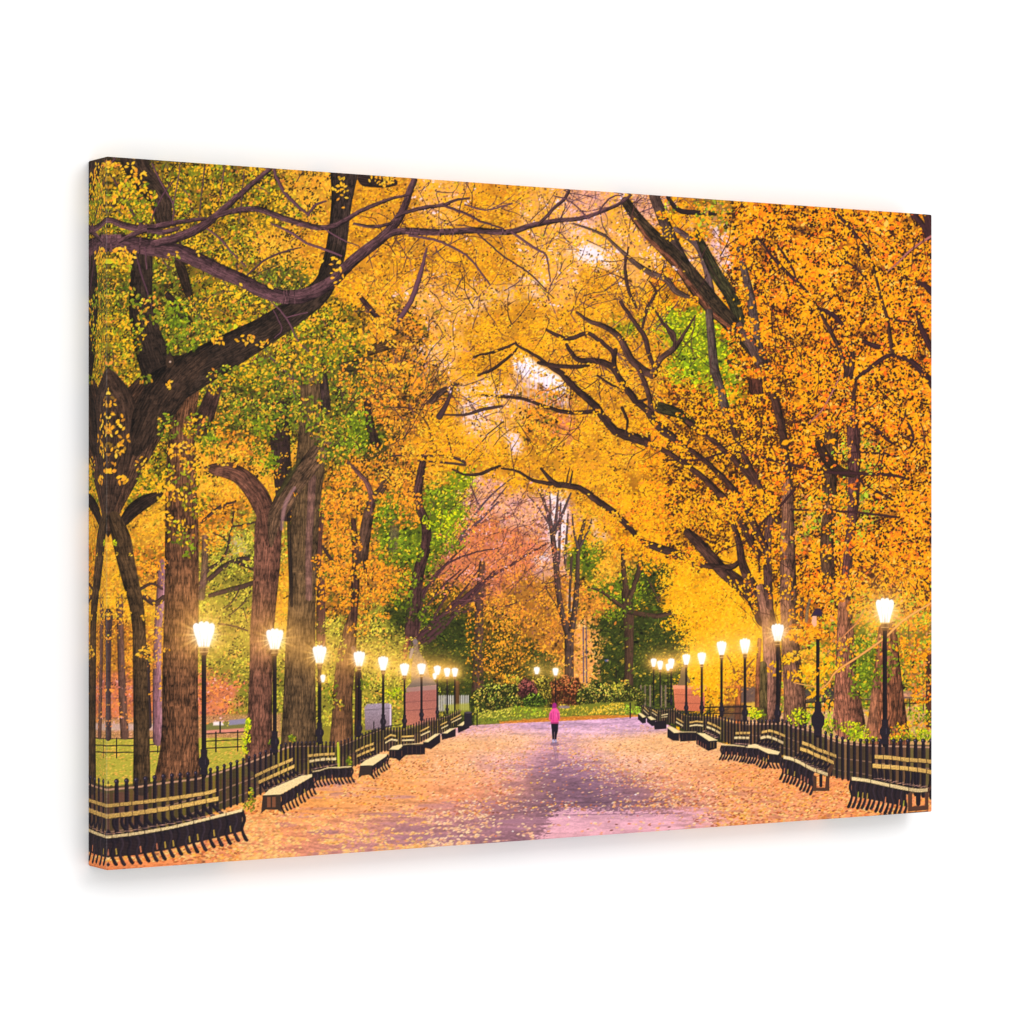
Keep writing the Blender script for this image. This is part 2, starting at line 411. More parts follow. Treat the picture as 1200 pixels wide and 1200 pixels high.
# lawn on the left with fallen leaves
LAWN = None
poly([(110, 866), (330, 864), (330, 905), (110, 932)], C(168, 156, 58), LAWN, 1, 1.5)
for _ in range(2400):
    x = rng.uniform(112, 330); y = rng.uniform(866, 930)
    leaf(rx(x), ry(y), rng.uniform(1.4, 3.2), .4, rng.normal(0, .2) % math.pi,
         [C(208, 168, 68), C(222, 176, 78), C(158, 146, 50), C(140, 132, 44), C(226, 150, 74)][rng.integers(5)], .8)

# park rails behind
for yy, a, b in [(866, 112, 158), (874, 112, 158), (882, 112, 158)]:
    stroke([(a, yy, 1.3), (b, yy - 0.5, 1.3)], C(52, 44, 44))
for yy in (859, 867.5, 876):
    stroke([(242, yy + 1, 1.3), (292, yy - 1.5, 1.3)], C(52, 44, 44))
for yy in (865, 873, 881):
    stroke([(170, yy, 1.2), (188, yy - 0.6, 1.2)], C(52, 44, 44))
for x, a, b in [(136.5, 865, 888), (185, 862, 882), (253, 858, 881), (278.5, 856, 880), (119, 864, 886), (289, 842, 858), (258, 846, 858)]:
    stroke([(x, a, 1.6), (x, b, 1.6)], C(48, 40, 42))

# dark band of distance behind the right hand fence
RG = None
poly([(860, 838), (1100, 826), (1100, 880), (990, 872), (900, 850), (800, 846)], C(190, 142, 96), RG, 1, 3)
for _ in range(1500):
    x = rng.uniform(880, 1094); y = rng.uniform(822, 876)
    c = [C(226, 160, 120), C(150, 160, 50), C(172, 186, 54), C(214, 130, 70), C(236, 176, 60), C(130, 140, 50), C(232, 186, 160)][rng.integers(7)]
    if 925 < x < 970 or 985 < x < 1012 and y > 835: c = [C(158, 172, 40), C(186, 196, 60), C(140, 150, 44), C(214, 190, 140)][rng.integers(4)]
    leaf(rx(x), ry(y), rng.uniform(1.3, 3.0), .5, rng.random() * 3, c, .85)
poly([(940, 808), (978, 806), (978, 822), (940, 824)], C(70, 62, 66), None, .8, 2)
stroke([(930, 824, 1.4), (1092, 816, 1.4)], C(54, 42, 44)); stroke([(930, 830, 1.2), (1092, 823, 1.2)], C(54, 42, 44))
for x in (944, 966, 972, 1066, 1082): stroke([(x, 818, 1.2), (x, 836, 1.2)], C(54, 42, 44))
poly([(1012, 812), (1092, 808), (1092, 818), (1012, 820)], C(180, 130, 120), None, .6, 2)
poly([(868, 806), (900, 804), (900, 822), (868, 824)], C(96, 80, 92), None, .7, 2)
poly([(872, 824), (900, 822), (900, 832), (872, 834)], C(206, 170, 70), None, .8, 2)

# far trees: thin trunks
def far_tree(name, label, strokes, col, light=.15, bark=.1, hi=None):
    i = new_id(name, label)
    for p in strokes: stroke(p, col, i, light=light, bark=bark, hi=hi)
    return i


far_tree('printed_tree', 'slim dark trunk in the orange grove left of the walker', [[(560, 812, 15), (560, 780, 12), (561, 740, 11), (562, 700, 10), (565, 660, 7)]], C(104, 70, 56))
V = new_id('printed_tree', 'tall bare tree forking into a narrow V above the flower bed')
VC = C(92, 68, 58)
stroke([(667, 796, 11), (667, 770, 10.5), (667, 750, 11), (667, 736, 12)], VC, V, light=.2, bark=.12)
stroke([(664, 738, 8), (658, 716, 7), (654, 690, 7), (652, 665, 7), (649, 640, 6.5), (645, 612, 5), (638, 590, 3), (630, 572, 1.5)], VC, V, light=.2, bark=.1)
stroke([(670, 738, 8), (674, 712, 7), (676, 690, 6), (677, 660, 5), (678, 640, 5), (684, 615, 4), (688, 600, 2)], VC, V, light=.2, bark=.1)
stroke([(667, 730, 3), (668, 690, 3), (670, 650, 3)], VC, V)
for p in [[(648, 628, 4), (652, 605, 3.5), (654, 575, 2)], [(650, 625, 4), (660, 600, 3.5), (669, 578, 2)], [(647, 620, 3), (640, 595, 2.5), (634, 570, 1.4)],
          [(646, 618, 3), (632, 596, 2), (618, 580, 1)], [(645, 612, 2.5), (645, 590, 2), (643, 568, 1.2)], [(655, 660, 3), (656, 620, 3), (657, 590, 2)],
          [(662, 660, 3), (664, 630, 3), (666, 600, 1.6)], [(678, 645, 3), (672, 620, 2.4), (671, 600, 1.5)], [(680, 640, 3), (690, 620, 2.4), (694, 606, 1.2)]]:
    stroke(p, C(98, 74, 74), V, light=.15)
stroke([(640, 690, 1.2), (655, 715, 1.6)], VC, None); stroke([(664, 673, 1.5), (640, 684, 1), (636, 670, .8)], VC)

far_tree('printed_tree', 'dark spreading tree with a long low bough left of the yellow tree',
         [[(736, 812, 12), (737, 780, 10), (737, 745, 11), (736, 715, 13), (734, 695, 12)], [(735, 700, 8), (731, 670, 6), (730, 640, 5)], [(738, 700, 7), (747, 675, 6), (752, 650, 4)],
          [(737, 717, 6), (722, 706, 5), (706, 694, 3.5), (690, 688, 2.5), (676, 684, 2)], [(735, 716, 6), (752, 720, 6), (770, 722, 6), (788, 719, 5), (800, 730, 4)],
          [(772, 700, 3), (780, 690, 3), (788, 682, 2)], [(772, 705, 2.4), (760, 680, 2)]], C(92, 64, 48))
for x in (683.5, 687): stroke([(x, 735, 1.6), (x + .5, 800, 1.6)], C(96, 84, 130), None, alpha=.8)
stroke([(722, 780, 1.5), (722, 808, 1.5)], C(50, 44, 30)); ellipse(711, 774, 3, 1.6, C(90, 100, 170), None, .8)
# the leaning tree with a fan of branches
LEAN = new_id('printed_tree', 'leaning tree with a fan of purple branches left of the avenue')
for p in [[(484, 762, 9), (500, 736, 6), (530, 712, 5), (566, 682, 4), (596, 664, 3), (618, 650, 2.4), (640, 638, 1.6)], [(486, 762, 7), (505, 742, 5), (526, 724, 4.5), (556, 694, 3.4), (580, 668, 2.4)],
          [(478, 752, 7), (492, 700, 4), (508, 680, 3.4), (526, 658, 2.6), (545, 640, 1.5)], [(480, 755, 5), (500, 690, 3), (520, 664, 2.6), (548, 650, 2), (585, 642, 1.4)],
          [(496, 742, 4), (520, 726, 3), (548, 716, 2.6), (574, 714, 2.2), (605, 707, 1.4)], [(505, 730, 3), (522, 700, 3), (534, 680, 2), (552, 660, 1.5)], [(520, 718, 3), (545, 690, 2.4), (560, 668, 1.6)],
          [(488, 745, 4), (498, 715, 3), (520, 686, 2.6), (540, 668, 1.6)], [(530, 706, 2.6), (554, 704, 2), (574, 696, 1.5)], [(486, 760, 6), (510, 745, 5), (540, 712, 4), (562, 690, 3)]]:
    stroke(p, C(96, 58, 62), LEAN, light=.12, wig=.4)
stroke([(474, 770, 6), (478, 745, 5), (486, 720, 3), (494, 690, 2)], C(176, 84, 66), LEAN, alpha=.8)
for p in [[(536, 637, 3), (552, 620, 3.5), (570, 602, 3), (584, 588, 1.8)], [(535, 638, 3), (556, 604, 2.4), (576, 580, 2), (600, 560, 1)], [(560, 590, 2), (552, 570, 1.4)], [(576, 592, 2), (594, 570, 1.2)]]:
    stroke(p, C(100, 76, 92), None)
for _ in range(60):
    x = rng.uniform(500, 640); y = rng.uniform(580, 720)
    twig(x, y, rng.uniform(-1.2, -.3), rng.uniform(20, 45), 1.0, 1, C(116, 70, 70))

# left background trunks
far_tree('printed_tree', 'thin trunk far behind the left edge of the lawn', [[(146, 862, 10), (143, 800, 9), (141, 740, 8), (140, 700, 9)]], C(116, 80, 66))
far_tree('printed_tree', 'dark narrow trunk at the far left edge', [[(126, 864, 9), (126, 800, 8), (126, 740, 10), (126, 720, 14)]], C(80, 58, 56))
far_tree('printed_tree', 'pale pinkish trunk left of the broad furrowed trunk', [[(185, 868, 12), (184, 800, 10), (185, 740, 9), (188, 700, 10), (190, 660, 9)]], C(142, 96, 104), hi=C(190, 140, 150))
stroke([(174, 850, 8), (172, 800, 8), (172, 760, 9)], C(72, 54, 56))
stroke([(376, 760, 11), (376, 720, 11), (376, 690, 10), (374, 640, 7), (378, 600, 5)], C(104, 64, 54), None, light=.15, bark=.1)
stroke([(336, 600, 22), (330, 540, 22), (328, 505, 24), (330, 480, 20)], C(66, 46, 42), None, light=-.1, bark=.12)

# horizontal boughs between the trunks on the left
for p in [[(232, 690, 5), (246, 678, 6), (262, 664, 6), (280, 656, 6), (300, 654, 5)], [(234, 684, 3), (244, 668, 4), (258, 658, 3.5), (266, 645, 3), (270, 625, 2.5), (274, 600, 2)], [(246, 698, 5), (266, 692, 6), (285, 687, 6), (300, 682, 5)],
          [(278, 659, 4), (290, 664, 4), (298, 668, 3)], [(282, 688, 2), (272, 705, 1.6), (258, 715, 1)], [(294, 692, 2), (284, 708, 1.6), (268, 722, 1)], [(284, 708, 1.2), (290, 730, 1)], [(257, 731, 2.4), (275, 734, 2), (290, 739, 2)],
          [(236, 612, 3), (250, 600, 4), (262, 592, 4), (276, 588, 2)], [(262, 618, 2), (280, 616, 2.4), (300, 612, 2)], [(250, 625, 1.5), (262, 630, 1.5), (270, 640, 1.3)],
          [(170, 700, 7), (182, 707, 7), (192, 700, 6)], [(165, 690, 4), (178, 684, 3), (190, 690, 3)]]:
    stroke(p, C(84, 58, 54), None, light=.15, bark=.08)

# ---------------- twigs in the upper crowns ----------------
for _ in range(150):
    x = rng.uniform(420, 800); y = rng.uniform(215, 480)
    twig(x, y, rng.choice([-1, 1]) * rng.uniform(.2, 1.4), rng.uniform(25, 60), rng.uniform(.9, 1.7), 1)
for _ in range(60):
    x = rng.uniform(130, 420); y = rng.uniform(195, 470)
    twig(x, y, rng.uniform(-2.8, 2.8), rng.uniform(25, 50), rng.uniform(.9, 1.5), 1)
for _ in range(70):
    x = rng.uniform(830, 1092); y = rng.uniform(255, 700)
    twig(x, y, rng.uniform(.3, 1.3), rng.uniform(25, 60), rng.uniform(.9, 1.6), 1, C(92, 54, 52))

scatter(10000, 4, 1.04, 0.03, size=1.15, thr=0.0, noleaf=in_sky)

scatter(5200, 5, 1.09, 0.0, size=1.2, thr=0.0, box=(860, 1096, 238, 730), only=('O', 'OY', 'GB'))
scatter(3200, 5, 1.12, 0.0, size=1.15, thr=0.1, box=(560, 900, 380, 680), only=('O', 'OY', 'Y'), noleaf=in_sky)
scatter(2000, 5, 1.04, 0.0, size=1.0, thr=-.3, box=(775, 895, 640, 800), only=('YB',))


def gaps(n, box, col, only, per=3, sz=2.2):
    """dark hollows between the leaf clumps"""
    cx = rng.uniform(box[0], box[1], n); cy = rng.uniform(box[2], box[3], n); z = zone_of(cx, cy, .4)
    for i in range(n):
        if PN[z[i]] not in only: continue
        for j in range(per):
            leaf(rx(cx[i] + rng.normal() * 2.6), ry(cy[i] + rng.normal() * 2.0), sz * rng.uniform(.7, 1.7), .7, rng.random() * 3, col * rng.uniform(.7, 1.3), .9)


gaps(3600, (850, 1096, 236, 720), C(70, 34, 24), ('O', 'GB'))
gaps(2000, (780, 930, 400, 690), C(88, 48, 26), ('OY', 'O'))
gaps(1500, (440, 860, 210, 690), C(112, 68, 40), ('Y', 'YP', 'OC'), 2, 1.6)
gaps(2600, (118, 520, 186, 560), C(66, 52, 30), ('G1', 'G2', 'OC', 'YL'), 3, 2.0)
gaps(700, (380, 500, 520, 760), C(84, 56, 40), ('OC',), 2, 1.8)
gaps(800, (500, 660, 560, 760), C(140, 84, 70), ('R', 'OB', 'L'), 2, 1.6)

# ---------------- great trees, right hand side ----------------
RA = new_id('printed_tree', 'great mossy tree sweeping up to the right above the avenue')
BRN = C(82, 56, 44)
stroke([(848, 325, 5), (866, 292, 7), (880, 350, 10), (888, 404, 12), (900, 436, 12)][1:], C(98, 76, 70), RA, light=-.15, bark=.14)
stroke([(766, 228, 12), (776, 254, 13), (787, 280, 13), (800, 302, 10), (812, 318, 6)], C(88, 64, 56), RA, light=-.2, bark=.14)
stroke([(792, 268, 6), (806, 278, 7), (818, 289, 8), (826, 308, 8), (833, 339, 8), (836, 360, 8)], C(104, 78, 76), RA, light=-.15, bark=.12)
stroke([(816, 272, 6), (826, 294, 11), (840, 322, 14), (856, 346, 15), (866, 372, 13), (872, 392, 10)], C(62, 56, 34), RA, light=.1, bark=.25)
stroke([(733, 236, 11), (744, 252, 13), (757, 268, 15), (773, 284, 17), (790, 301, 19), (803, 316, 20), (818, 336, 23), (834, 356, 23), (850, 372, 20), (862, 386, 18), (880, 406, 16), (896, 430, 14)], C(66, 50, 36), RA, light=.0, bark=.28, edge=.2)
stroke([(741, 254, 3), (760, 280, 5), (785, 303, 6), (800, 322, 6), (818, 347, 7), (836, 368, 6), (856, 384, 4)], C(142, 84, 60), RA, alpha=.85, bark=.2, edge=.4)
stroke([(831, 366, 9), (834, 400, 10), (837, 430, 11), (843, 452, 11), (851, 482, 10)], C(96, 76, 68), RA, light=-.2, bark=.14)
stroke([(868, 382, 10), (882, 405, 13), (893, 428, 13), (905, 450, 12)], C(96, 70, 62), RA, light=-.2, bark=.16)
stroke([(886, 442, 14), (886, 455, 17), (888, 466, 13)], C(104, 58, 44), RA, bark=.2)
stroke([(780, 228, 4), (795, 246, 6), (815, 249, 6), (838, 250, 5)], C(58, 40, 40), RA, bark=.1)
for p in [[(709, 276, 3), (727, 293, 4.5), (744, 308, 6), (761, 319, 7), (781, 328, 7.5), (792, 341, 7.5), (811, 350, 5)], [(672, 262, 2), (690, 268, 3), (709, 276, 4)]]:
    stroke(p, C(104, 76, 66), RA, light=-.2, bark=.12)
for p in [[(733, 300, 2), (733, 319, 4), (737, 341, 4), (746, 360, 3)], [(727, 354, 4), (742, 375, 5), (755, 395, 6), (760, 412, 6), (766, 430, 4)], [(753, 384, 3), (759, 360, 4), (768, 343, 3), (761, 330, 2)], [(765, 360, 2), (781, 384, 4), (790, 400, 4)],
          [(640, 386, 3), (655, 394, 5), (668, 397, 5), (688, 391, 5), (705, 401, 5), (718, 414, 5), (720, 434, 5), (728, 450, 4)], [(768, 343, 2), (780, 332, 1.4)], [(737, 290, 2), (733, 312, 2)], [(775, 360, 1.5), (785, 345, 1)]]:
    stroke(p, C(84, 54, 50), RA, light=-.1, bark=.1, wig=.5)
B6 = C(92, 62, 54)
for p in [[(676, 366, 3), (690, 376, 5), (711, 384, 6.5), (727, 397, 8), (740, 421, 9), (757, 436, 10), (766, 438, 10)], [(764, 440, 9), (774, 421, 7), (790, 408, 7), (800, 394, 4), (815, 370, 2)], [(790, 408, 3), (790, 392, 4), (780, 380, 2)],
          [(748, 432, 6), (759, 458, 6), (764, 482, 6), (768, 496, 4)]]:
    stroke(p, B6, RA, light=-.25, bark=.12, wig=.3)
DB = C(72, 48, 42)
for p in [[(664, 404, 4), (677, 421, 6), (699, 423, 7), (714, 428, 8), (725, 441, 6), (740, 463, 8), (759, 482, 9), (768, 495, 10), (779, 506, 10), (796, 518, 8)], [(721, 410, 5), (720, 430, 6), (732, 452, 7), (744, 470, 7)],
          [(605, 404, 3), (631, 419, 4), (645, 430, 5), (657, 437, 7), (673, 454, 8), (696, 474, 9), (707, 489, 9), (720, 504, 10), (733, 510, 11), (755, 517, 11), (760, 524, 5)], [(760, 524, 5), (761, 505, 2.4)],
          [(631, 425, 4), (648, 428, 5), (675, 430, 5), (690, 428, 3)], [(564, 463, 2.4), (590, 465, 3.4), (616, 468, 4), (638, 476, 4), (664, 483, 5), (685, 483, 5), (699, 481, 5)], [(733, 508, 2), (735, 494, 3), (729, 478, 4)],
          [(747, 471, 3), (757, 468, 3)], [(700, 440, 2.5), (718, 452, 3), (730, 456, 2)], [(555, 418, 2), (585, 410, 3.4), (605, 402, 2.4)], [(560, 440, 2.5), (578, 432, 4), (600, 415, 3), (606, 408, 2)]]:
    stroke(p, DB, RA, light=-.2, bark=.12, wig=.4)
stroke([(774, 478, 14), (794, 484, 12), (808, 494, 11), (815, 502, 8)], C(62, 54, 32), RA, bark=.22)
# long low arching bough
LB = new_id('printed_tree', 'arching tree whose long low bough reaches over the avenue from the right')
for p in [[(634, 549, 3), (642, 559, 5), (651, 567, 7), (664, 569, 7), (681, 573, 7), (699, 586, 8), (720, 601, 8), (738, 619, 7), (748, 632, 5)], [(752, 635, 7), (766, 640, 9), (790, 648, 10), (806, 654, 9)],
          [(588, 549, 2), (606, 552, 3), (623, 562, 4), (645, 567, 5)], [(560, 556, 2), (575, 550, 3), (586, 546, 3)], [(668, 568, 3), (671, 552, 1.5)], [(663, 568, 2), (668, 548, 1)],
          [(530, 550, 2), (545, 556, 3), (560, 556, 4), (572, 552, 3), (585, 546, 2)]]:
    stroke(p, DB * 1.05, LB, light=-.15, bark=.12, wig=.3)
for p in [[(806, 624, 10), (818, 636, 13), (832, 652, 14), (846, 668, 15), (866, 684, 18), (884, 700, 20), (896, 724, 22)], [(812, 660, 5), (836, 664, 7), (858, 664, 7), (868, 656, 4)],
          [(858, 610, 6), (866, 636, 8), (870, 660, 10), (880, 684, 13), (892, 702, 15)]]:
    stroke(p, C(84, 54, 44), LB, light=-.2, bark=.18)
stroke([(892, 690, 12), (899, 716, 16), (903, 745, 19), (905, 780, 22), (903, 815, 24), (900, 842, 26)], C(134, 90, 74), LB, light=-.3, bark=.16, hi=C(104, 66, 52))
stroke([(894, 780, 10), (894, 815, 11), (893, 842, 13)], C(96, 78, 46), LB, bark=.2)
stroke([(903, 600, 8), (899, 640, 10), (900, 680, 10), (902, 710, 9)], C(98, 64, 56), LB, bark=.18)
RC = new_id('printed_tree', 'straight brown trunk beside the third lamp from the right edge')
stroke([(922, 545, 12), (923, 590, 14), (923, 650, 18), (924, 700, 20), (926, 740, 21), (928, 780, 22), (931, 815, 25), (932, 845, 28)], C(126, 84, 64), RC, light=-.25, bark=.18)
stroke([(940, 700, 4), (938, 740, 4)], C(96, 64, 50), RC)
stroke([(890, 750, 5), (888, 790, 5), (887, 840, 6)], C(150, 88, 56), None, bark=.14)
stroke([(865, 790, 6), (865, 820, 7), (864, 850, 8)], C(196, 110, 56), new_id('printed_tree', 'small orange stem of the bright yellow tree'), bark=.12)
for p in [[(865, 800, 3), (858, 780, 2.4), (852, 768, 1.6)], [(866, 800, 3), (876, 782, 2), (884, 772, 1.4)]]: stroke(p, C(150, 92, 50))
for p in [[(892, 428, 12), (906, 462, 14), (917, 505, 14), (922, 555, 15)], [(758, 518, 9), (790, 535, 9), (826, 562, 11), (862, 600, 13), (888, 650, 15)], [(796, 518, 8), (832, 545, 9), (868, 585, 11), (896, 640, 13)],
          [(806, 494, 9), (840, 520, 10), (880, 560, 12), (912, 610, 14)], [(700, 482, 4), (715, 492, 5)], [(851, 480, 9), (866, 520, 10), (890, 570, 11)], [(1003, 447, 5), (1000, 470, 8), (1001, 500, 12)], [(951, 348, 4), (966, 375, 6), (984, 410, 8), (994, 440, 9)],
          [(1022, 307, 4), (1030, 340, 5), (1040, 375, 6), (1046, 415, 7)]]:
    stroke([(q[0], q[1], q[2] * .68) for q in p], C(84, 52, 42), None, light=-.2, bark=.16, wig=.4)
# trunks far right
RD = new_id('printed_tree', 'tall purple-brown trunk rising behind the orange leaves at right')
stroke([(1000, 494, 16), (1001, 540, 15), (1000, 590, 13), (995, 640, 11), (990, 700, 14)], C(100, 60, 56), RD, light=-.2, bark=.2)
stroke([(975, 500, 16), (972, 550, 18), (972, 600, 16), (969, 640, 16), (972, 690, 16)], C(88, 60, 42), RD, light=-.2, bark=.2)
stroke([(960, 520, 10), (970, 540, 12), (985, 552, 10), (1000, 556, 8)], C(70, 46, 34), RD, bark=.15)
stroke([(996, 404, 10), (996, 425, 12), (992, 450, 10)], C(86, 54, 46), RD, bark=.2)
RE = new_id('printed_tree', 'stout flared trunk behind the unlit lamp at right')
stroke([(990, 710, 16), (991, 760, 22), (992, 800, 28), (994, 832, 34), (995, 848, 38)], C(142, 88, 66), RE, light=-.2, bark=.2)
RF = new_id('printed_tree', 'broad ridged trunk behind the nearest right lamp')
stroke([(1040, 740, 22), (1040, 780, 30), (1040, 815, 38), (1040, 845, 46), (1040, 866, 54)], C(136, 82, 56), RF, light=-.15, bark=.24)
stroke([(1026, 800, 8), (1024, 830, 10), (1022, 860, 14)], C(160, 104, 76), RF, alpha=.6, bark=.2)
stroke([(1089, 770, 8), (1089, 850, 8)], C(92, 54, 36), None, bark=.15)
for p in [[(1001, 447, 3), (1010, 438, 4), (1022, 430, 5), (1034, 420, 5), (1046, 417, 5), (1064, 421, 6), (1079, 434, 8), (1094, 452, 10)], [(975, 244, 3), (994, 265, 4), (1012, 287, 4), (1022, 307, 3)], [(886, 276, 2), (914, 311, 4), (934, 330, 4), (951, 348, 3)],
          [(912, 289, 2), (926, 310, 3), (934, 328, 2)], [(1074, 365, 3), (1080, 386, 6), (1092, 410, 8)], [(964, 363, 4), (974, 368, 6), (984, 376, 5), (990, 386, 3)], [(1012, 400, 4), (1022, 404, 6), (1034, 408, 6)], [(1070, 250, 8), (1080, 262, 6), (1090, 280, 8)],
          [(1086, 250, 10), (1092, 275, 10)], [(1040, 372, 2), (1055, 376, 2.5), (1072, 378, 1.5)], [(980, 300, 2), (1000, 312, 2.4), (1014, 326, 2)], [(1075, 330, 4), (1086, 336, 6), (1094, 345, 8)], [(1014, 495, 3), (1030, 506, 4), (1045, 520, 3)],
          [(1052, 488, 2.5), (1064, 496, 3), (1070, 512, 3), (1066, 525, 2)]]:
    stroke(p, C(78, 44, 46), None, light=-.1, bark=.1, wig=.4)
for p in [[(780, 539, 2), (820, 539, 2.6), (842, 532, 2.6), (860, 529, 3), (892, 536, 3.4), (929, 545, 3.6), (967, 553, 4), (1007, 555, 4), (1047, 557, 3.4), (1064, 562, 2)], [(967, 553, 3), (940, 566, 3), (915, 592, 3), (895, 610, 2.4), (880, 630, 1.6), (840, 648, 1)],
          [(927, 597, 2.4), (967, 598, 3), (1010, 601, 2.6), (1050, 606, 3)], [(1006, 562, 3), (1024, 574, 3.6), (1046, 586, 2.4)], [(960, 533, 1.4), (1007, 530, 1.8), (1045, 533, 2), (1054, 540, 1.4)], [(890, 670, 2), (890, 640, 2), (897, 610, 1.6)]]:
    stroke(p, C(80, 44, 46), None, wig=.3)
for p in [[(1094, 275, 3), (1080, 284, 3), (1066, 294, 2.6), (1051, 309, 2), (1040, 318, 1.4)], [(985, 440, 1.5), (965, 478, 2), (948, 496, 1.5)]]:
    stroke(p, C(176, 104, 98), None)
scatter(1500, 5, 1.06, 0.0, size=1.15, thr=0.5, box=(860, 1096, 238, 730), only=('O', 'OY', 'GB'))
scatter(1300, 5, 1.14, 0.0, size=1.1, thr=0.45, box=(440, 900, 220, 680), only=('OY', 'Y', 'YP'), noleaf=in_sky)
for _ in range(70):
    x = rng.uniform(440, 860); y = rng.uniform(235, 560)
    twig(x, y, rng.choice([-1, 1]) * rng.uniform(.3, 2.6), rng.uniform(22, 55), rng.uniform(.9, 1.7), 1, C(92, 54, 50))
for _ in range(60):
    x = rng.uniform(850, 1090); y = rng.uniform(250, 690)
    twig(x, y, rng.uniform(.2, 2.6), rng.uniform(25, 60), rng.uniform(1.0, 1.9), 1, C(82, 46, 44))
for _ in range(30):
    x = rng.uniform(400, 540); y = rng.uniform(380, 560)
    twig(x, y, rng.uniform(-2.6, -.4), rng.uniform(20, 50), rng.uniform(1.0, 1.7), 1, C(86, 56, 54))
gaps(900, (235, 530, 640, 830), C(66, 64, 30), ('GL', 'DG', 'GM'), 3, 1.8)
# ---------------- great trees, left hand side ----------------
T1 = new_id('printed_tree', 'broad furrowed trunk behind the nearest left lamp')
stroke([(222, 452, 24), (214, 500, 30), (212, 560, 36), (213, 620, 39), (213, 680, 40), (212, 740, 41), (211, 800, 42), (211, 850, 43), (210, 885, 47), (208, 918, 56)], C(112, 73, 50), T1, light=.08, bark=.24)
stroke([(236, 500, 22), (244, 478, 20), (252, 455, 16)], C(80, 54, 46), T1, bark=.2)
stroke([(236, 700, 8), (240, 660, 8), (240, 630, 7)], C(120, 84, 76), T1, light=.1, bark=.14, alpha=.8)
LG = new_id('printed_tree', 'huge dark near tree with heavy limbs at the left edge')
DT = C(60, 45, 37)
stroke([(208, 436, 40), (178, 470, 62), (158, 505, 62), (142, 545, 52), (130, 585, 34), (122, 625, 14)], C(84, 58, 44), LG, light=.12, bark=.24)
stroke([(106, 424, 5), (120, 444, 30), (136, 478, 46), (136, 520, 42), (132, 560, 30), (127, 605, 8)], C(74, 53, 42), LG, light=.1, bark=.2)
stroke([(112, 186, 8), (130, 189, 10), (150, 188, 16), (168, 186, 20)], C(62, 52, 36), LG, bark=.2, alpha=.85)
stroke([(150, 176, 26), (166, 206, 30), (186, 232, 26), (192, 258, 20)], C(70, 52, 42), LG, light=.1, bark=.22)
stroke([(404, 196, 34), (400, 240, 24), (394, 290, 24), (386, 322, 26)], C(64, 48, 42), LG, light=.15, bark=.24)
stroke([(430, 208, 22), (450, 212, 16), (462, 214, 8)], C(58, 40, 36), LG, bark=.2)
stroke([(222, 348, 9), (214, 320, 12), (206, 300, 8)], C(64, 46, 36), LG, bark=.2)
stroke([(197, 346, 8), (212, 366, 12), (226, 384, 8)], C(60, 42, 38), LG, bark=.2)
stroke([(166, 300, 26), (166, 325, 26), (165, 350, 28), (169, 382, 33), (178, 412, 38), (192, 446, 46)], DT, LG, light=.12, bark=.22)
stroke([(392, 296, 22), (384, 326, 24), (370, 346, 28), (340, 368, 31), (310, 388, 34), (285, 402, 38), (256, 418, 42), (224, 436, 46), (196, 452, 50)], DT, LG, light=.10, bark=.22)
stroke([(146, 610, 12), (156, 598, 16), (168, 589, 16), (180, 583, 12), (190, 578, 4)], C(58, 42, 34), LG, light=.1, bark=.18)
stroke([(134, 606, 14), (142, 630, 22), (147, 655, 21), (154, 685, 19), (160, 710, 17), (163, 740, 16), (164, 780, 17), (165, 820, 18), (166, 870, 19), (166, 922, 21)], C(82, 60, 40), LG, light=.15, bark=.2)
stroke([(236, 418, 16), (214, 436, 36), (196, 458, 46), (180, 482, 46), (168, 508, 30), (160, 530, 10)], C(66, 48, 38), LG, light=.1, bark=.22)
ellipse(199, 424, 5, 7, C(84, 60, 44), LG, .8); ellipse(199.5, 424, 1.3, 1.3, C(168, 140, 122))
# purple boughs across the top left
PB = C(94, 63, 67)
def bough(p, col=PB, oid=LG, b=.16): stroke(p, col, oid, light=-.30, bark=b, wig=.25)
bough([(112, 290, 18), (126, 285, 20), (150, 286, 20), (190, 292, 20), (214, 297, 19), (236, 307, 18), (258, 318, 17), (280, 327, 16), (305, 340, 16), (328, 347, 16), (346, 348, 17), (364, 344, 16), (380, 336, 15), (392, 328, 14), (405, 314, 13.5), (425, 296, 13), (450, 277, 12), (462, 263, 11), (473, 245, 9), (480, 224, 8), (488, 205, 7)])
bough([(452, 278, 5), (464, 272, 8), (480, 271, 8.5), (515, 272, 8), (555, 270, 7.5), (595, 272, 7), (620, 265, 6.5), (650, 259, 5.5), (680, 256, 5), (705, 248, 4.5), (727, 238, 4), (742, 226, 3)])
bough([(630, 263, 3), (640, 254, 4), (650, 243, 4), (662, 232, 4), (670, 214, 4)])
bough([(180, 286, 8), (196, 282, 10), (212, 277, 11), (228, 270, 11), (242, 262, 10), (255, 251, 8), (268, 240, 7.5), (280, 229, 7), (300, 212, 6), (320, 195, 5)])
bough([(252, 254, 5), (264, 250, 6), (276, 247, 7), (292, 245, 7), (306, 246, 7), (330, 255, 7), (360, 264, 7), (376, 267, 6.5), (392, 264, 6), (405, 258, 6), (418, 250, 5), (432, 243, 5), (455, 234, 4), (478, 228, 3)])
bough([(112, 262, 6), (128, 258, 7), (145, 264, 8), (160, 267, 8), (180, 266, 7), (200, 262, 6), (220, 259, 5), (240, 256, 4)])
bough([(140, 283, 4), (158, 274, 6), (172, 270, 6), (190, 272, 6), (208, 268, 5)])
bough([(464, 254, 4), (478, 248, 4.5), (500, 243, 4.5), (520, 240, 4), (535, 234, 3), (550, 232, 2.4)])
bough([(415, 262, 3), (430, 265, 4), (446, 265, 4), (462, 260, 3)])
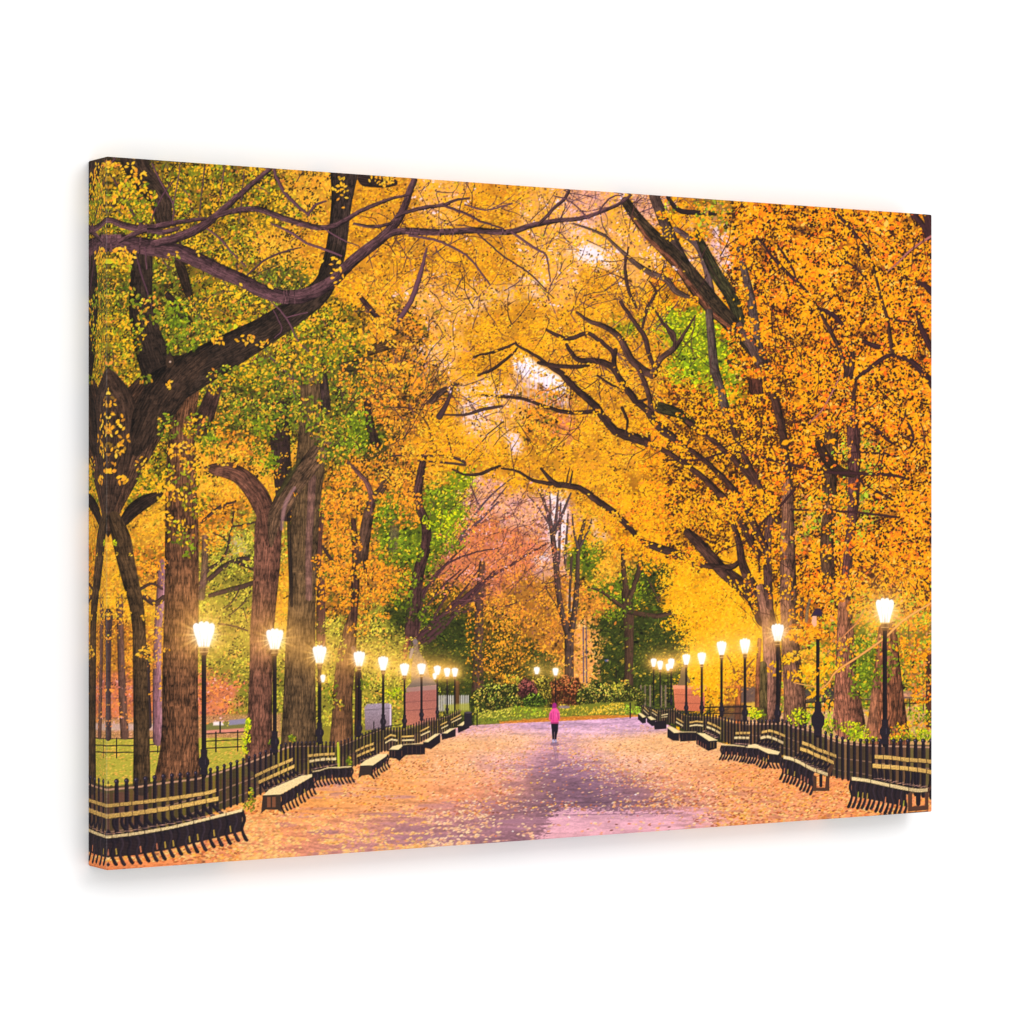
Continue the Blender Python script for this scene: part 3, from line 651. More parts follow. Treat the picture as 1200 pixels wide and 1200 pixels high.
for p in [[(520, 241, 3), (545, 250, 3), (565, 260, 2.6), (590, 268, 2)], [(480, 276, 3), (500, 279, 3), (515, 283, 3), (540, 295, 2.6), (555, 308, 2.4), (574, 333, 2)], [(600, 272, 3), (625, 290, 3), (640, 300, 2.4), (645, 330, 1.6)],
          [(560, 274, 2), (590, 300, 2), (620, 320, 2), (640, 340, 1.6)], [(320, 197, 3), (330, 220, 4), (345, 238, 4), (362, 252, 3)], [(362, 250, 3), (370, 240, 3), (382, 236, 2)], [(318, 262, 2), (340, 272, 3), (360, 285, 3), (380, 292, 3), (400, 300, 2)],
          [(290, 322, 2), (310, 305, 2.4), (330, 296, 2.4), (352, 290, 1.6)], [(243, 268, 2), (258, 280, 2.6), (272, 296, 2.4), (288, 312, 2)], [(160, 300, 2.4), (166, 322, 2.4), (174, 346, 2), (178, 360, 1.4)], [(178, 192, 2), (192, 220, 2), (203, 240, 1.8), (202, 262, 1.6)],
          [(203, 212, 1.6), (190, 230, 2), (180, 250, 1.6), (178, 260, 1.4)], [(203, 240, 1.4), (208, 215, 1.4), (211, 192, 1.2)], [(126, 198, 2), (140, 222, 2.4), (152, 244, 3), (166, 264, 3)], [(136, 184, 1.8), (126, 198, 2.4)], [(130, 240, 1.4), (150, 256, 1.6)],
          [(240, 195, 1.4), (236, 230, 1.4), (233, 258, 1.2)], [(263, 196, 1.6), (258, 230, 1.2)], [(286, 200, 1.2), (283, 235, 1.2), (280, 262, 1)], [(170, 290, 1.6), (172, 315, 1.4)], [(310, 345, 1.4), (335, 372, 2), (350, 400, 2), (370, 420, 1.6)],
          [(336, 372, 1.6), (360, 366, 1.4)], [(316, 418, 1.8), (340, 440, 2), (358, 460, 1.6)], [(320, 362, 1.4), (330, 385, 1.6), (322, 396, 1.2)], [(500, 291, 2.4), (494, 315, 5), (488, 335, 6), (482, 352, 6), (472, 368, 6), (466, 376, 4)],
          [(380, 268, 1.6), (400, 280, 1.6), (420, 288, 1.2)], [(545, 240, 2), (570, 246, 2), (600, 238, 1.6)], [(690, 256, 2), (668, 236, 1.6), (650, 230, 1.2)], [(700, 250, 2), (715, 232, 1.8), (730, 228, 1.4)]]:
    stroke(p, C(112, 72, 84) * rng.uniform(.85, 1.1), None, light=-.15, wig=.3)
stroke([(420, 345, 5), (432, 360, 7), (444, 374, 6)], C(74, 48, 46), None, bark=.2)
stroke([(404, 430, 12), (418, 428, 14), (432, 422, 10)], C(82, 66, 44), None, bark=.25, alpha=.8)
stroke([(434, 412, 10), (448, 405, 14), (460, 404, 10)], C(72, 50, 38), None, bark=.25, alpha=.85)
stroke([(506, 470, 8), (516, 460, 8), (536, 450, 5)], C(88, 62, 52), None, bark=.2)
for p in [[(520, 486, 2), (545, 486, 3), (565, 480, 4), (588, 476, 3)], [(460, 534, 2), (500, 534, 3), (530, 536, 3.4), (545, 542, 3)], [(490, 540, 2), (520, 542, 2.6), (545, 545, 3)], [(530, 534, 2), (524, 510, 1.6)], [(570, 510, 1.4), (590, 494, 1.4)], [(545, 538, 1.4), (570, 512, 1.4)],
          [(515, 488, 8), (524, 472, 5), (530, 455, 3)]]:
    stroke(p, C(88, 60, 60), None)

# broad furrowed trunks
T3 = new_id('printed_tree', 'tall smooth grey-brown trunk with a long seam beside the third left lamp')
stroke([(366, 440, 26), (365, 500, 30), (364, 540, 34), (359, 590, 33), (356, 640, 33), (354, 700, 32), (352, 760, 35), (351, 820, 38), (350, 874, 42)], C(104, 78, 53), T3, light=.0, bark=.18)
stroke([(366, 560, 9), (364, 600, 9), (362, 640, 8), (362, 700, 8)], C(134, 92, 86), T3, alpha=.7, bark=.14)
stroke([(338, 600, 4), (340, 660, 5), (342, 710, 3)], C(46, 34, 32), T3, alpha=.8)
T2 = new_id('printed_tree', 'forked purple-brown trunk beside the second left lamp')
T2C = C(120, 77, 61)
stroke([(316, 600, 20), (315, 612, 31), (314, 630, 32), (313, 660, 31), (310, 700, 29), (307, 740, 28), (306, 780, 27), (305, 820, 28), (304, 870, 30), (303, 890, 32)], T2C, T2, light=-.08, bark=.2)
stroke([(240, 548, 3), (252, 550, 14), (266, 551, 19), (282, 558, 21), (296, 572, 24), (305, 586, 25), (311, 602, 22), (314, 622, 14), (314, 640, 4)], T2C * .9, T2, light=-.12, bark=.2)
stroke([(380, 520, 18), (370, 535, 22), (356, 553, 23), (342, 571, 23), (331, 590, 23), (323, 606, 18), (319, 626, 10), (318, 640, 3)], C(104, 76, 56), T2, light=.1, bark=.2)
stroke([(345, 572, 4), (334, 592, 5), (330, 620, 4)], C(168, 122, 130), T2, alpha=.6)
stroke([(350, 540, 5), (338, 560, 6), (326, 580, 4)], C(84, 80, 40), T2, alpha=.6)
T4 = new_id('printed_tree', 'brown trunk with low crown beside the fourth left lamp')
stroke([(414, 720, 10), (410, 740, 16), (406, 770, 22), (402, 810, 23), (401, 845, 25), (400, 870, 28)], C(116, 78, 52), T4, light=-.1, bark=.16)
stroke([(415, 725, 8), (416, 690, 10), (417, 650, 9), (414, 610, 6)], C(88, 56, 46), T4, bark=.18)
stroke([(418, 780, 6), (414, 760, 6)], C(140, 100, 100), T4, alpha=.6)
stroke([(419, 860, 8), (420, 820, 8), (420, 790, 8)], C(66, 44, 40), T4, bark=.1)
T5 = new_id('printed_tree', 'small curving forked trunk among orange leaves at left')
stroke([(424, 668, 12), (426, 640, 14), (430, 612, 13), (436, 588, 11), (448, 572, 9), (454, 556, 7)], C(94, 66, 52), T5, light=-.15, bark=.16)
stroke([(434, 600, 6), (435, 582, 6), (430, 566, 6), (420, 554, 5), (408, 542, 3)], C(114, 74, 68), T5, light=-.15, bark=.14)
T6 = new_id('printed_tree', 'dark crooked trunk behind green leaves left of the grove')
stroke([(482, 740, 16), (486, 700, 15), (492, 665, 13), (499, 640, 12), (499, 615, 11), (492, 595, 10), (490, 575, 10), (494, 550, 9), (498, 530, 6)], C(84, 54, 50), T6, light=-.1, bark=.2)
stroke([(460, 645, 12), (462, 612, 10), (452, 606, 6)], C(104, 76, 78), None, alpha=.6, bark=.12)
stroke([(440, 520, 12), (434, 500, 10), (430, 470, 8)], C(62, 42, 40), None, bark=.2, alpha=.9)
stroke([(382, 480, 12), (380, 450, 10), (377, 430, 8)], C(70, 50, 50), None, bark=.2, alpha=.9)
stroke([(392, 660, 4), (384, 650, 4), (378, 640, 3)], C(80, 56, 52), None)


# ---------------- leaves hanging in front ----------------
def clump(cx, cy, a, b, pal, n, size=None, bright=1.03, up=0.0):
    cols, w, dk, sz, ra, hb = PAL[pal]
    sz = (size or sz) * 1.15
    for i in range(int(n * 1.35)):
        r = math.sqrt(rng.random()); t = rng.random() * 2 * math.pi
        x = cx + a * r * math.cos(t); y = cy + b * r * math.sin(t)
        ci = rng.choice(len(w), p=w)
        tone = bright * (0.78 + 0.36 * rng.random()) * (1 - 0.12 * r * math.sin(t))
        ang = rng.random() * math.pi if rng.random() > up else (math.pi / 2 + rng.normal() * 0.35) % math.pi
        leaf(rx(x), ry(y), sz * rng.uniform(.7, 1.25), ra, ang, cols[ci] * tone)


for a in [(158, 235, 26, 26, 'G1', 130, 4.0), (160, 206, 12, 8, 'YL', 12, 4.5), (132, 196, 10, 8, 'G1', 24, 4), (145, 300, 16, 10, 'YL', 24, 4.5), (148, 318, 8, 8, 'G1', 10, 4), (175, 365, 14, 18, 'G2', 40, 4), (150, 350, 14, 14, 'G2', 36, 4),
          (150, 396, 20, 22, 'G1', 90, 3.6), (170, 444, 8, 6, 'G2', 14, 4), (206, 366, 16, 18, 'GM', 60, 4), (214, 382, 16, 10, 'GM', 30, 4), (200, 405, 6, 9, 'GM', 14, 4), (222, 405, 10, 8, 'GM', 14, 4), (258, 398, 12, 5, 'YL', 10, 4), (288, 398, 14, 6, 'YL', 9, 4),
          (312, 404, 12, 5, 'YL', 10, 3.6), (270, 440, 30, 12, 'G2', 60, 3.4), (200, 452, 5, 5, 'YL', 6, 4),
          (144, 563, 8, 5, 'YL', 8, 5), (130, 553, 6, 3, 'YL', 5, 4.5),
          (196, 500, 14, 16, 'G2', 46, 3.6), (230, 500, 18, 16, 'G1', 70, 3.6), (220, 530, 26, 12, 'YL', 60, 4), (245, 520, 14, 14, 'GM', 24, 4), (215, 560, 26, 20, 'G1', 80, 3.6), (200, 580, 16, 14, 'YL', 30, 4), (232, 590, 18, 18, 'G1', 50, 3.6), (212, 625, 18, 16, 'G1', 36, 3.8), (222, 645, 8, 12, 'GM', 16, 4),
          (172, 560, 12, 14, 'G1', 30, 3.4), (168, 545, 10, 10, 'YL', 16, 3.4), (190, 610, 14, 12, 'YL', 36, 3.6), (262, 500, 14, 16, 'OC', 40, 3.4),
          (290, 485, 24, 18, 'G2', 100, 3.6), (310, 500, 14, 16, 'GM', 60, 4), (320, 540, 8, 12, 'GM', 26, 4), (300, 530, 12, 16, 'G2', 40, 3.4), (270, 535, 20, 14, 'YL', 60, 3.6), (330, 490, 26, 14, 'G2', 100, 3.6), (360, 480, 22, 16, 'G2', 90, 3.6), (380, 500, 22, 20, 'G2', 100, 3.6), (390, 535, 20, 12, 'G2', 60, 3.6),
          (310, 548, 6, 10, 'GM', 14, 4), (328, 556, 10, 6, 'OC', 9, 2.4), (346, 578, 3, 3, 'OC', 3, 2.6),
          (360, 420, 36, 22, 'G1', 190, 3.4), (330, 440, 30, 20, 'G2', 120, 3.4), (300, 440, 24, 18, 'G1', 70, 3.4), (400, 400, 24, 24, 'G1', 110, 3.4), (420, 440, 24, 20, 'OC', 80, 3.2), (440, 470, 24, 20, 'OC', 80, 3.2), (420, 500, 18, 20, 'GM', 60, 3.6),
          (395, 330, 8, 40, 'YL', 24, 4), (400, 225, 8, 20, 'YL', 16, 4), (436, 330, 16, 14, 'YL', 26, 3.6), (450, 360, 16, 26, 'YL', 60, 3.6), (408, 340, 18, 14, 'Y', 40, 3.4), (440, 390, 20, 12, 'YL', 36, 4), (470, 432, 16, 7, 'YL', 24, 4.2),
          (250, 640, 12, 10, 'YL', 24, 3), (176, 722, 10, 10, 'YL', 26, 3.4), (180, 740, 10, 9, 'YL', 18, 3.6), (168, 766, 10, 4, 'YL', 12, 3.4), (176, 774, 6, 5, 'YL', 8, 3.4), (128, 712, 10, 14, 'YL', 36, 3.2), (145, 720, 10, 8, 'YL', 20, 3), (145, 650, 12, 3, 'YL', 4, 3), (135, 636, 3, 4, 'GR', 4, 3.6),
          (196, 762, 4, 3, 'OC', 3, 3.4), (124, 748, 6, 4, 'YL', 8, 3),
          (402, 560, 14, 16, 'OC', 60, 3.2), (392, 600, 18, 26, 'OC', 120, 3.0), (410, 640, 14, 18, 'OC', 60, 3.0), (400, 670, 26, 14, 'OC', 110, 3.0), (440, 668, 24, 12, 'OC', 110, 3.0), (456, 682, 16, 8, 'OC', 50, 3), (430, 700, 30, 12, 'OC', 80, 3), (378, 690, 8, 24, 'OC', 50, 3), (420, 738, 16, 8, 'OC', 30, 2.6),
          (448, 722, 8, 6, 'OC', 16, 3), (372, 660, 8, 10, 'OC', 20, 3), (440, 590, 14, 14, 'OC', 40, 3), (460, 560, 16, 14, 'YL', 50, 3), (470, 590, 14, 14, 'OC', 40, 3), (452, 604, 10, 9, 'GM', 40, 3.4), (455, 645, 16, 16, 'GM', 60, 3), (482, 650, 16, 10, 'GM', 50, 3), (484, 590, 12, 14, 'OC', 40, 3), (478, 612, 16, 8, 'OC', 30, 3),
          (516, 588, 22, 16, 'GM', 110, 3), (520, 610, 26, 14, 'GR', 120, 3), (524, 640, 20, 10, 'GM', 80, 3), (508, 560, 16, 14, 'YL', 50, 3), (480, 680, 14, 12, 'GM', 36, 3.2), (472, 716, 22, 14, 'DG', 90, 3), (470, 700, 14, 16, 'GM', 40, 3.2), (500, 720, 10, 10, 'GM', 20, 3), (510, 530, 26, 12, 'Y', 110, 3), (480, 530, 12, 8, 'YL', 30, 3), (560, 528, 30, 12, 'Y', 120, 2.8), (520, 508, 30, 12, 'Y', 130, 2.8),
          (455, 798, 26, 14, 'GL', 100, 2.6), (470, 812, 20, 8, 'GR', 80, 2.4), (430, 770, 14, 12, 'GL', 40, 2.6), (396, 760, 10, 16, 'GL', 40, 2.6), (470, 760, 26, 14, 'GL', 90, 2.4), (388, 806, 8, 14, 'GM', 24, 2.6), (393, 826, 10, 8, 'GL', 24, 2.6), (426, 800, 8, 8, 'GM', 16, 3),
          (540, 760, 30, 20, 'DG', 120, 2.4), (590, 720, 30, 24, 'OB', 150, 2.4), (600, 765, 36, 24, 'OD', 220, 2.4), (555, 740, 10, 30, 'OD', 70, 2.4), (640, 720, 18, 24, 'OB', 90, 2.4), (632, 775, 18, 12, 'DG', 70, 2.4), (560, 780, 14, 24, 'OD', 50, 2.4), (600, 660, 40, 24, 'R', 160, 2.2), (560, 620, 30, 20, 'R', 110, 2.2),
          (720, 605, 12, 6, 'Y', 30, 2.6), (690, 600, 20, 8, 'YL', 80, 2.6), (740, 640, 20, 14, 'OY', 70, 2.8), (720, 660, 14, 12, 'YL', 40, 2.8), (760, 660, 12, 14, 'OY', 50, 2.8), (752, 690, 10, 8, 'GM', 20, 2.6), (708, 670, 10, 16, 'YL', 30, 2.6), (716, 720, 20, 8, 'GM', 50, 2.6), (706, 745, 14, 14, 'DG', 60, 3), (712, 765, 18, 14, 'DG', 80, 3), (708, 785, 14, 12, 'DG', 60, 3),
          (770, 745, 26, 20, 'DG', 120, 2.6), (780, 775, 22, 16, 'DG', 90, 2.6), (756, 770, 12, 18, 'DG', 50, 2.6), (766, 800, 20, 12, 'DG', 60, 2.4), (750, 705, 16, 10, 'DG', 40, 2.6),
          (800, 732, 26, 8, 'YB', 110, 2.8), (820, 700, 26, 18, 'YB', 130, 2.8), (850, 730, 30, 20, 'YB', 180, 2.8), (846, 690, 26, 14, 'YB', 110, 2.8), (872, 760, 18, 14, 'YB', 60, 2.8), (850, 775, 26, 10, 'YB', 80, 2.8), (826, 803, 16, 7, 'YB', 50, 2.8), (852, 812, 14, 6, 'YB', 26, 2.8), (860, 796, 20, 8, 'YB', 50, 2.8), (880, 700, 10, 30, 'OY', 60, 2.8),
          (800, 660, 26, 14, 'OY', 90, 2.8), (770, 610, 36, 16, 'OY', 140, 2.8), (830, 600, 40, 20, 'OY', 170, 2.8), (880, 590, 30, 20, 'OY', 120, 3), (900, 645, 24, 18, 'O', 60, 3), (915, 690, 18, 16, 'O', 30, 3), (910, 560, 20, 16, 'O', 60, 3),
          (950, 560, 20, 12, 'O', 50, 3), (960, 590, 20, 16, 'O', 60, 3), (985, 620, 20, 14, 'O', 60, 3), (990, 590, 14, 10, 'O', 26, 3), (1006, 640, 20, 14, 'O', 70, 3), (960, 690, 26, 16, 'O', 110, 3.2), (1000, 690, 24, 20, 'O', 120, 3.2), (1060, 660, 30, 26, 'O', 150, 3.2), (1060, 720, 26, 26, 'GB', 110, 3.2), (1010, 720, 16, 14, 'GB', 50, 3),
          (940, 745, 20, 8, 'O', 60, 3.2), (950, 735, 16, 8, 'O', 40, 3.2), (932, 730, 8, 14, 'O', 26, 3), (944, 770, 22, 9, 'YL', 50, 3.6), (948, 790, 26, 11, 'YB', 60, 4.2), (975, 780, 16, 10, 'YB', 30, 4.2), (958, 808, 10, 6, 'YB', 14, 4.2), (922, 772, 6, 6, 'YB', 9, 4), (908, 784, 9, 10, 'YB', 12, 4.2), (952, 816, 4, 3, 'YB', 4, 4), (1002, 794, 4, 4, 'YB', 4, 4.4), (1020, 755, 24, 16, 'GB', 70, 3), (990, 760, 16, 16, 'GB', 50, 3.2),
          (1020, 790, 26, 18, 'GM', 130, 3.2), (1008, 810, 14, 10, 'GM', 50, 3.2), (1050, 770, 14, 20, 'GM', 50, 3), (1076, 790, 18, 26, 'GB', 110, 3.2), (1080, 815, 14, 10, 'O', 36, 3), (1070, 760, 20, 16, 'O', 60, 3), (1062, 850, 14, 5, 'YB', 20, 3), (1080, 845, 12, 14, 'GB', 50, 3), (1050, 858, 10, 8, 'GB', 24, 3), (1084, 862, 10, 8, 'GR', 30, 3), (1064, 862, 14, 6, 'OC', 24, 3),
          (832, 250, 20, 8, 'GB', 30, 3), (786, 244, 8, 8, 'GR', 10, 3), (776, 252, 8, 6, 'OY', 14, 3), (820, 275, 14, 8, 'OY', 30, 3), (880, 262, 20, 16, 'O', 60, 3), (870, 300, 12, 24, 'O', 50, 3), (868, 345, 10, 14, 'OY', 24, 3), (860, 395, 10, 14, 'O', 30, 3), (880, 430, 14, 14, 'O', 40, 3.2), (850, 460, 14, 12, 'OY', 30, 3), (896, 400, 10, 20, 'O', 40, 3), (878, 380, 6, 8, 'O', 12, 3)]:
    clump(*a)
for a in [(766, 524, 10, 6, 'OY', 26, 2.8), (800, 520, 12, 8, 'OY', 34, 2.8), (818, 504, 10, 7, 'OY', 26, 2.8), (812, 352, 7, 5, 'OY', 14, 2.8), (700, 484, 8, 4, 'Y', 10, 2.6), (770, 497, 8, 6, 'OY', 14, 2.8), (766, 440, 6, 5, 'Y', 8, 2.6), (812, 656, 12, 6, 'OY', 26, 2.8), (900, 434, 12, 8, 'O', 30, 3), (852, 484, 8, 6, 'OY', 18, 2.8),
          (748, 634, 7, 6, 'OY', 14, 2.8), (728, 452, 8, 5, 'Y', 14, 2.6), (638, 476, 6, 3, 'Y', 5, 2.6), (690, 430, 8, 4, 'Y', 8, 2.6), (560, 464, 7, 4, 'YP', 8, 2.4), (530, 452, 8, 8, 'YP', 16, 2.6), (466, 378, 6, 6, 'OC', 12, 2.8), (460, 404, 7, 5, 'YL', 12, 3), (446, 212, 16, 6, 'YL', 30, 3), (432, 410, 7, 5, 'YL', 9, 3), (430, 428, 10, 7, 'OC', 22, 3), (224, 350, 6, 6, 'G2', 10, 3), (444, 374, 6, 5, 'YL', 9, 3), (420, 344, 5, 5, 'YL', 8, 3), (240, 548, 6, 5, 'YL', 8, 3), (190, 578, 6, 4, 'YL', 6, 3), (380, 518, 12, 8, 'G2', 30, 3), (996, 404, 10, 7, 'O', 24, 3.2), (992, 450, 10, 7, 'O', 24, 3.2), (886, 438, 12, 6, 'O', 26, 3.2), (888, 468, 12, 6, 'OY', 26, 3.2), (904, 452, 10, 8, 'O', 22, 3.2), (975, 498, 12, 8, 'O', 30, 3.2), (1000, 492, 12, 8, 'O', 30, 3.2), (969, 645, 12, 8, 'O', 26, 3), (903, 598, 10, 8, 'OY', 24, 3),
          (140, 698, 8, 8, 'YL', 18, 3), (190, 660, 8, 7, 'OC', 16, 3), (172, 760, 6, 6, 'YL', 9, 3), (366, 440, 16, 12, 'G2', 50, 3.2), (330, 482, 14, 8, 'G2', 40, 3.2), (440, 524, 8, 6, 'OC', 16, 3), (462, 610, 8, 6, 'GM', 14, 3), (252, 455, 9, 7, 'G1', 18, 3.2), (205, 300, 8, 6, 'G1', 14, 3.4), (224, 384, 7, 5, 'G2', 12, 3.4), (951, 348, 6, 5, 'O', 10, 3), (1022, 307, 6, 5, 'O', 10, 3), (988, 386, 7, 5, 'O', 12, 3), (1034, 410, 8, 4, 'O', 10, 3), (768, 428, 4, 3, 'Y', 4, 2.6), (761, 505, 3, 3, 'OY', 4, 2.6), (804, 800, 6, 3, 'YB', 8, 2.6)]:
    clump(*a)
for x, y in [(130, 190), (133, 206), (128, 200), (150, 193), (154, 195), (340, 226), (345, 228), (336, 220), (375, 285), (392, 222), (368, 300), (378, 310), (232, 296), (283, 303), (284, 338), (318, 335)]:
    for j in range(2): leaf(rx(x + rng.normal() * 2), ry(y + rng.normal() * 2), rng.uniform(4, 6), .6, rng.random() * 3, C(240, 184, 50) * rng.uniform(.85, 1.1))

DROOP = []
while len(DROOP) < 70:
    x = rng.uniform(118, 153); y = rng.uniform(455, 546)
    if abs(x - 126) < 8 + (y - 455) * .30 and (x - 126) < 27 - max(0, y - 515) * .4: DROOP.append((y, x))
for y, x in sorted(DROOP):
    leaf(rx(x), ry(y), rng.uniform(4.2, 6.4), .55, (math.pi / 2 + rng.choice([-.6, .6]) + rng.normal() * .3) % math.pi,
         [C(236, 170, 44), C(222, 150, 40), C(246, 190, 66), C(190, 124, 44), C(150, 110, 40)][rng.choice(5, p=[.34, .26, .16, .14, .10])] * rng.uniform(.85, 1.06))
# pale forked twig low on the right
stroke([(1094, 705, 2.6), (1060, 726, 2.6), (1036, 748, 2.6), (1008, 768, 2.8), (980, 787, 2.6), (971, 800, 2), (960, 809, 1.6)], C(224, 152, 84))
stroke([(1015, 712, 1.2), (1004, 730, 1.6), (994, 740, 1.8), (981, 753, 1.6)], C(196, 122, 76))
stroke([(960, 806, 1.4), (930, 800, 1.2)], C(214, 150, 80))

# ---------------- the statue plinths and the stone block ----------------
i = new_id('printed_plinth', 'pink granite statue plinth on the left side')
poly([(474, 812), (512, 804), (512, 850), (474, 850)], C(164, 100, 92), i, grad=C(182, 110, 90), tex=.03)
poly([(476, 806), (512, 802), (512, 808), (476, 811)], C(160, 120, 112), i)
for y in (822, 832): stroke([(475, y + 1, 1), (512, y - 1.5, 1)], C(150, 92, 86), i, alpha=.7)
poly([(476, 806), (484, 798), (494, 792), (506, 794), (512, 802), (494, 804)], C(116, 100, 92), i)
i = new_id('printed_statue', 'dark seated bronze figure on the left plinth')
poly([(482, 800), (482, 784), (484, 770), (486, 764), (484, 756), (487, 750), (490, 752), (490, 760), (494, 768), (500, 776), (503, 790), (506, 800)], C(128, 108, 96), i, .8)
ellipse(486.5, 752, 2.8, 3.4, C(126, 108, 110), i)
stroke([(483, 762, 5), (481, 770, 4)], C(150, 132, 120), i)
i = new_id('printed_stone_block', 'pale lilac stone block behind the left benches')
poly([(427, 829), (430, 825), (456, 824), (459, 828), (459, 852), (428, 856)], C(158, 138, 150), i, tex=.05, grad=C(130, 106, 112))
stroke([(457.5, 826, 2), (457.5, 852, 2)], C(206, 180, 196), i)
stroke([(428, 832, 1), (457, 830, 1)], C(140, 120, 130), i)
poly([(513, 815), (549, 815), (549, 832), (513, 834)], C(150, 140, 130), None, .8, 1)
for x in np.arange(515, 549, 2.6): stroke([(x, 815, .8), (x, 832, .8)], C(206, 198, 190))
stroke([(536, 800, 5), (536, 830, 5)], C(110, 74, 44))
poly([(520, 826), (550, 824), (552, 838), (522, 838)], C(160, 156, 50), None, .7, 2)
i = new_id('printed_plinth', 'salmon granite statue plinth on the right side')
poly([(789, 804), (794, 802), (826, 805), (826, 834), (791, 832)], C(206, 118, 84), i, grad=C(194, 104, 76), tex=.03)
poly([(788, 803), (828, 803), (828, 808), (789, 807)], C(220, 140, 104), i)
for y in (814, 824): stroke([(791, y, .8), (822, y + .5, .8)], C(170, 92, 70), i, alpha=.7)
i = new_id('printed_statue', 'weathered bronze figure on the right plinth')
poly([(794, 803), (797, 794), (798, 784), (802, 778), (805, 780), (805, 790), (809, 798), (810, 803)], C(130, 104, 70), i)
ellipse(803, 777, 2, 2.4, C(120, 94, 64), i)
for x in (751, 756, 762, 775, 780): stroke([(x, 804, 2.4), (x, 828, 2.4)], C(190, 150, 140) * rng.uniform(.7, 1.05), None, alpha=.7)
for x, y in [(812, 802), (818, 806), (824, 800), (830, 808), (820, 812)]: clump(x, y, 8, 4, 'YB', 16, 2.8)

# ---------------- shrubs and flower bed at the end ----------------
def bush(name, label, cx, cy, a, b, cols, n, size=2.4, dark=.48):
    i = new_id(name, label)
    ph = rng.random(3) * 6
    pts = []
    for t in np.linspace(0, 2 * math.pi, 30, endpoint=False):
        k = 1 + .10 * math.sin(3 * t + ph[0]) + .07 * math.sin(7 * t + ph[1]) + .05 * math.sin(11 * t + ph[2])
        pts.append((cx + a * k * math.cos(t), cy + b * k * math.sin(t)))
    poly(pts, cols[0] * dark, i, 1, 1.5)
    for _ in range(n):
        r = math.sqrt(rng.random()) * 1.05; t = rng.random() * 2 * math.pi
        x = cx + a * r * math.cos(t); y = cy + b * r * math.sin(t)
        tone = .74 + .55 * rng.random() - .30 * r * math.sin(t) + .12 * CL2[min(RH - 1, max(0, int(ry(y)))), min(RW - 1, max(0, int(rx(x))))]
        leaf(rx(x), ry(y), size * rng.uniform(.6, 1.2), .55, rng.random() * 3, cols[rng.integers(len(cols))] * tone)


GRN = [C(104, 112, 40), C(134, 132, 50), C(82, 92, 36), C(168, 150, 62), C(190, 150, 70)]
bush('printed_shrub', 'green shrub left of the flower bed', 585, 818, 30, 17, GRN, 420)
bush('printed_shrub', 'rusty red shrub behind the walker', 662, 814, 20, 22, [C(156, 82, 50), C(128, 70, 40), C(110, 86, 40), C(176, 104, 56)], 420)
bush('printed_shrub', 'olive shrub behind the small lamp', 632, 812, 14, 20, [C(140, 124, 44), C(164, 134, 50), C(110, 104, 38)], 240)
bush('printed_shrub', 'dark maroon shrub between green shrubs', 618, 808, 11, 12, [C(122, 62, 60), C(98, 52, 50), C(140, 80, 64)], 160)
bush('printed_shrub', 'green shrub right of the walker', 702, 816, 26, 15, GRN, 360)
bush('printed_shrub', 'olive shrub at the right end of the bed', 734, 818, 22, 14, [C(118, 118, 44), C(96, 104, 38), C(150, 130, 56)], 260)
bush('printed_shrub', 'small green shrub above the flowers', 626, 822, 14, 9, [C(92, 112, 36), C(70, 92, 30), C(116, 130, 40)], 120)
for x, y in [(600, 795), (606, 798), (716, 803), (725, 806), (730, 800)]: clump(x, y, 8, 5, 'GL', 16, 2.2)
FB = new_id('printed_flower_bed', 'band of yellow and green flowers edging the far end of the avenue')
poly([(556, 838), (600, 828), (650, 829), (700, 824), (745, 822), (752, 838), (700, 843), (640, 845), (590, 848), (556, 850)], C(124, 124, 42), FB, 1, 1.5)
for _ in range(1300):
    x = rng.uniform(556, 752); t = rng.random(); y = 828 + t * 17 + (650 - x) * .03
    if x < 600: c = [C(170, 166, 52), C(196, 180, 70), C(130, 138, 44), C(214, 186, 80)]
    elif x < 640: c = [C(150, 168, 40), C(176, 184, 48), C(120, 150, 36), C(206, 190, 50)]
    elif x < 690: c = [C(160, 150, 44), C(200, 166, 50), C(130, 130, 40), C(226, 180, 60)]
    elif x < 732: c = [C(248, 194, 56), C(236, 178, 50), C(254, 212, 92), C(206, 168, 56)]
    else: c = [C(150, 186, 40), C(120, 160, 36), C(176, 190, 60)]
    if t > .62: c = [C(128, 136, 46), C(100, 116, 40), C(150, 150, 60)]
    y += 2.5 * math.sin(x / 9) * (t < .5)
    leaf(rx(x), ry(y), rng.uniform(1.2, 2.8), .55, rng.random() * 3, c[rng.integers(len(c))] * rng.uniform(.75, 1.2), .95)
poly([(586, 846), (640, 841), (700, 838), (748, 838), (748, 842), (700, 843), (640, 847), (588, 850)], C(200, 118, 46), FB, .9, 1)
for _ in range(240):
    x = rng.uniform(586, 748); y = 847 - (x - 586) * .047 + rng.normal() * 1.4
    leaf(rx(x), ry(y), rng.uniform(1, 2), .5, 0, [C(220, 130, 44), C(190, 100, 40), C(236, 160, 60)][rng.integers(3)], .9)
ellipse(661, 828.5, 7, 1.8, C(146, 122, 140), FB, .8)

# ---------------- the avenue ----------------
AV = new_id('printed_avenue', 'wide paved walk strewn with fallen leaves, wet and dark down the middle')
pathpts = [(104, 1030), (104, 985), (200, 968), (284, 940), (306, 916), (350, 905), (400, 888), (450, 868), (500, 858), (556, 850), (590, 848), (640, 846), (700, 843), (748, 840),
           (775, 846), (800, 858), (850, 872), (915, 894), (960, 904), (1000, 912), (1100, 930), (1100, 960), (1100, 1030)]
poly(pathpts, C(226, 160, 128), AV, 1, 1)
PM = (ids == AV)
gy, gx = np.mgrid[0:RH, 0:RW].astype(np.float32)
pxs = gx / S + X0; pys = gy / S + Y0
del gx, gy
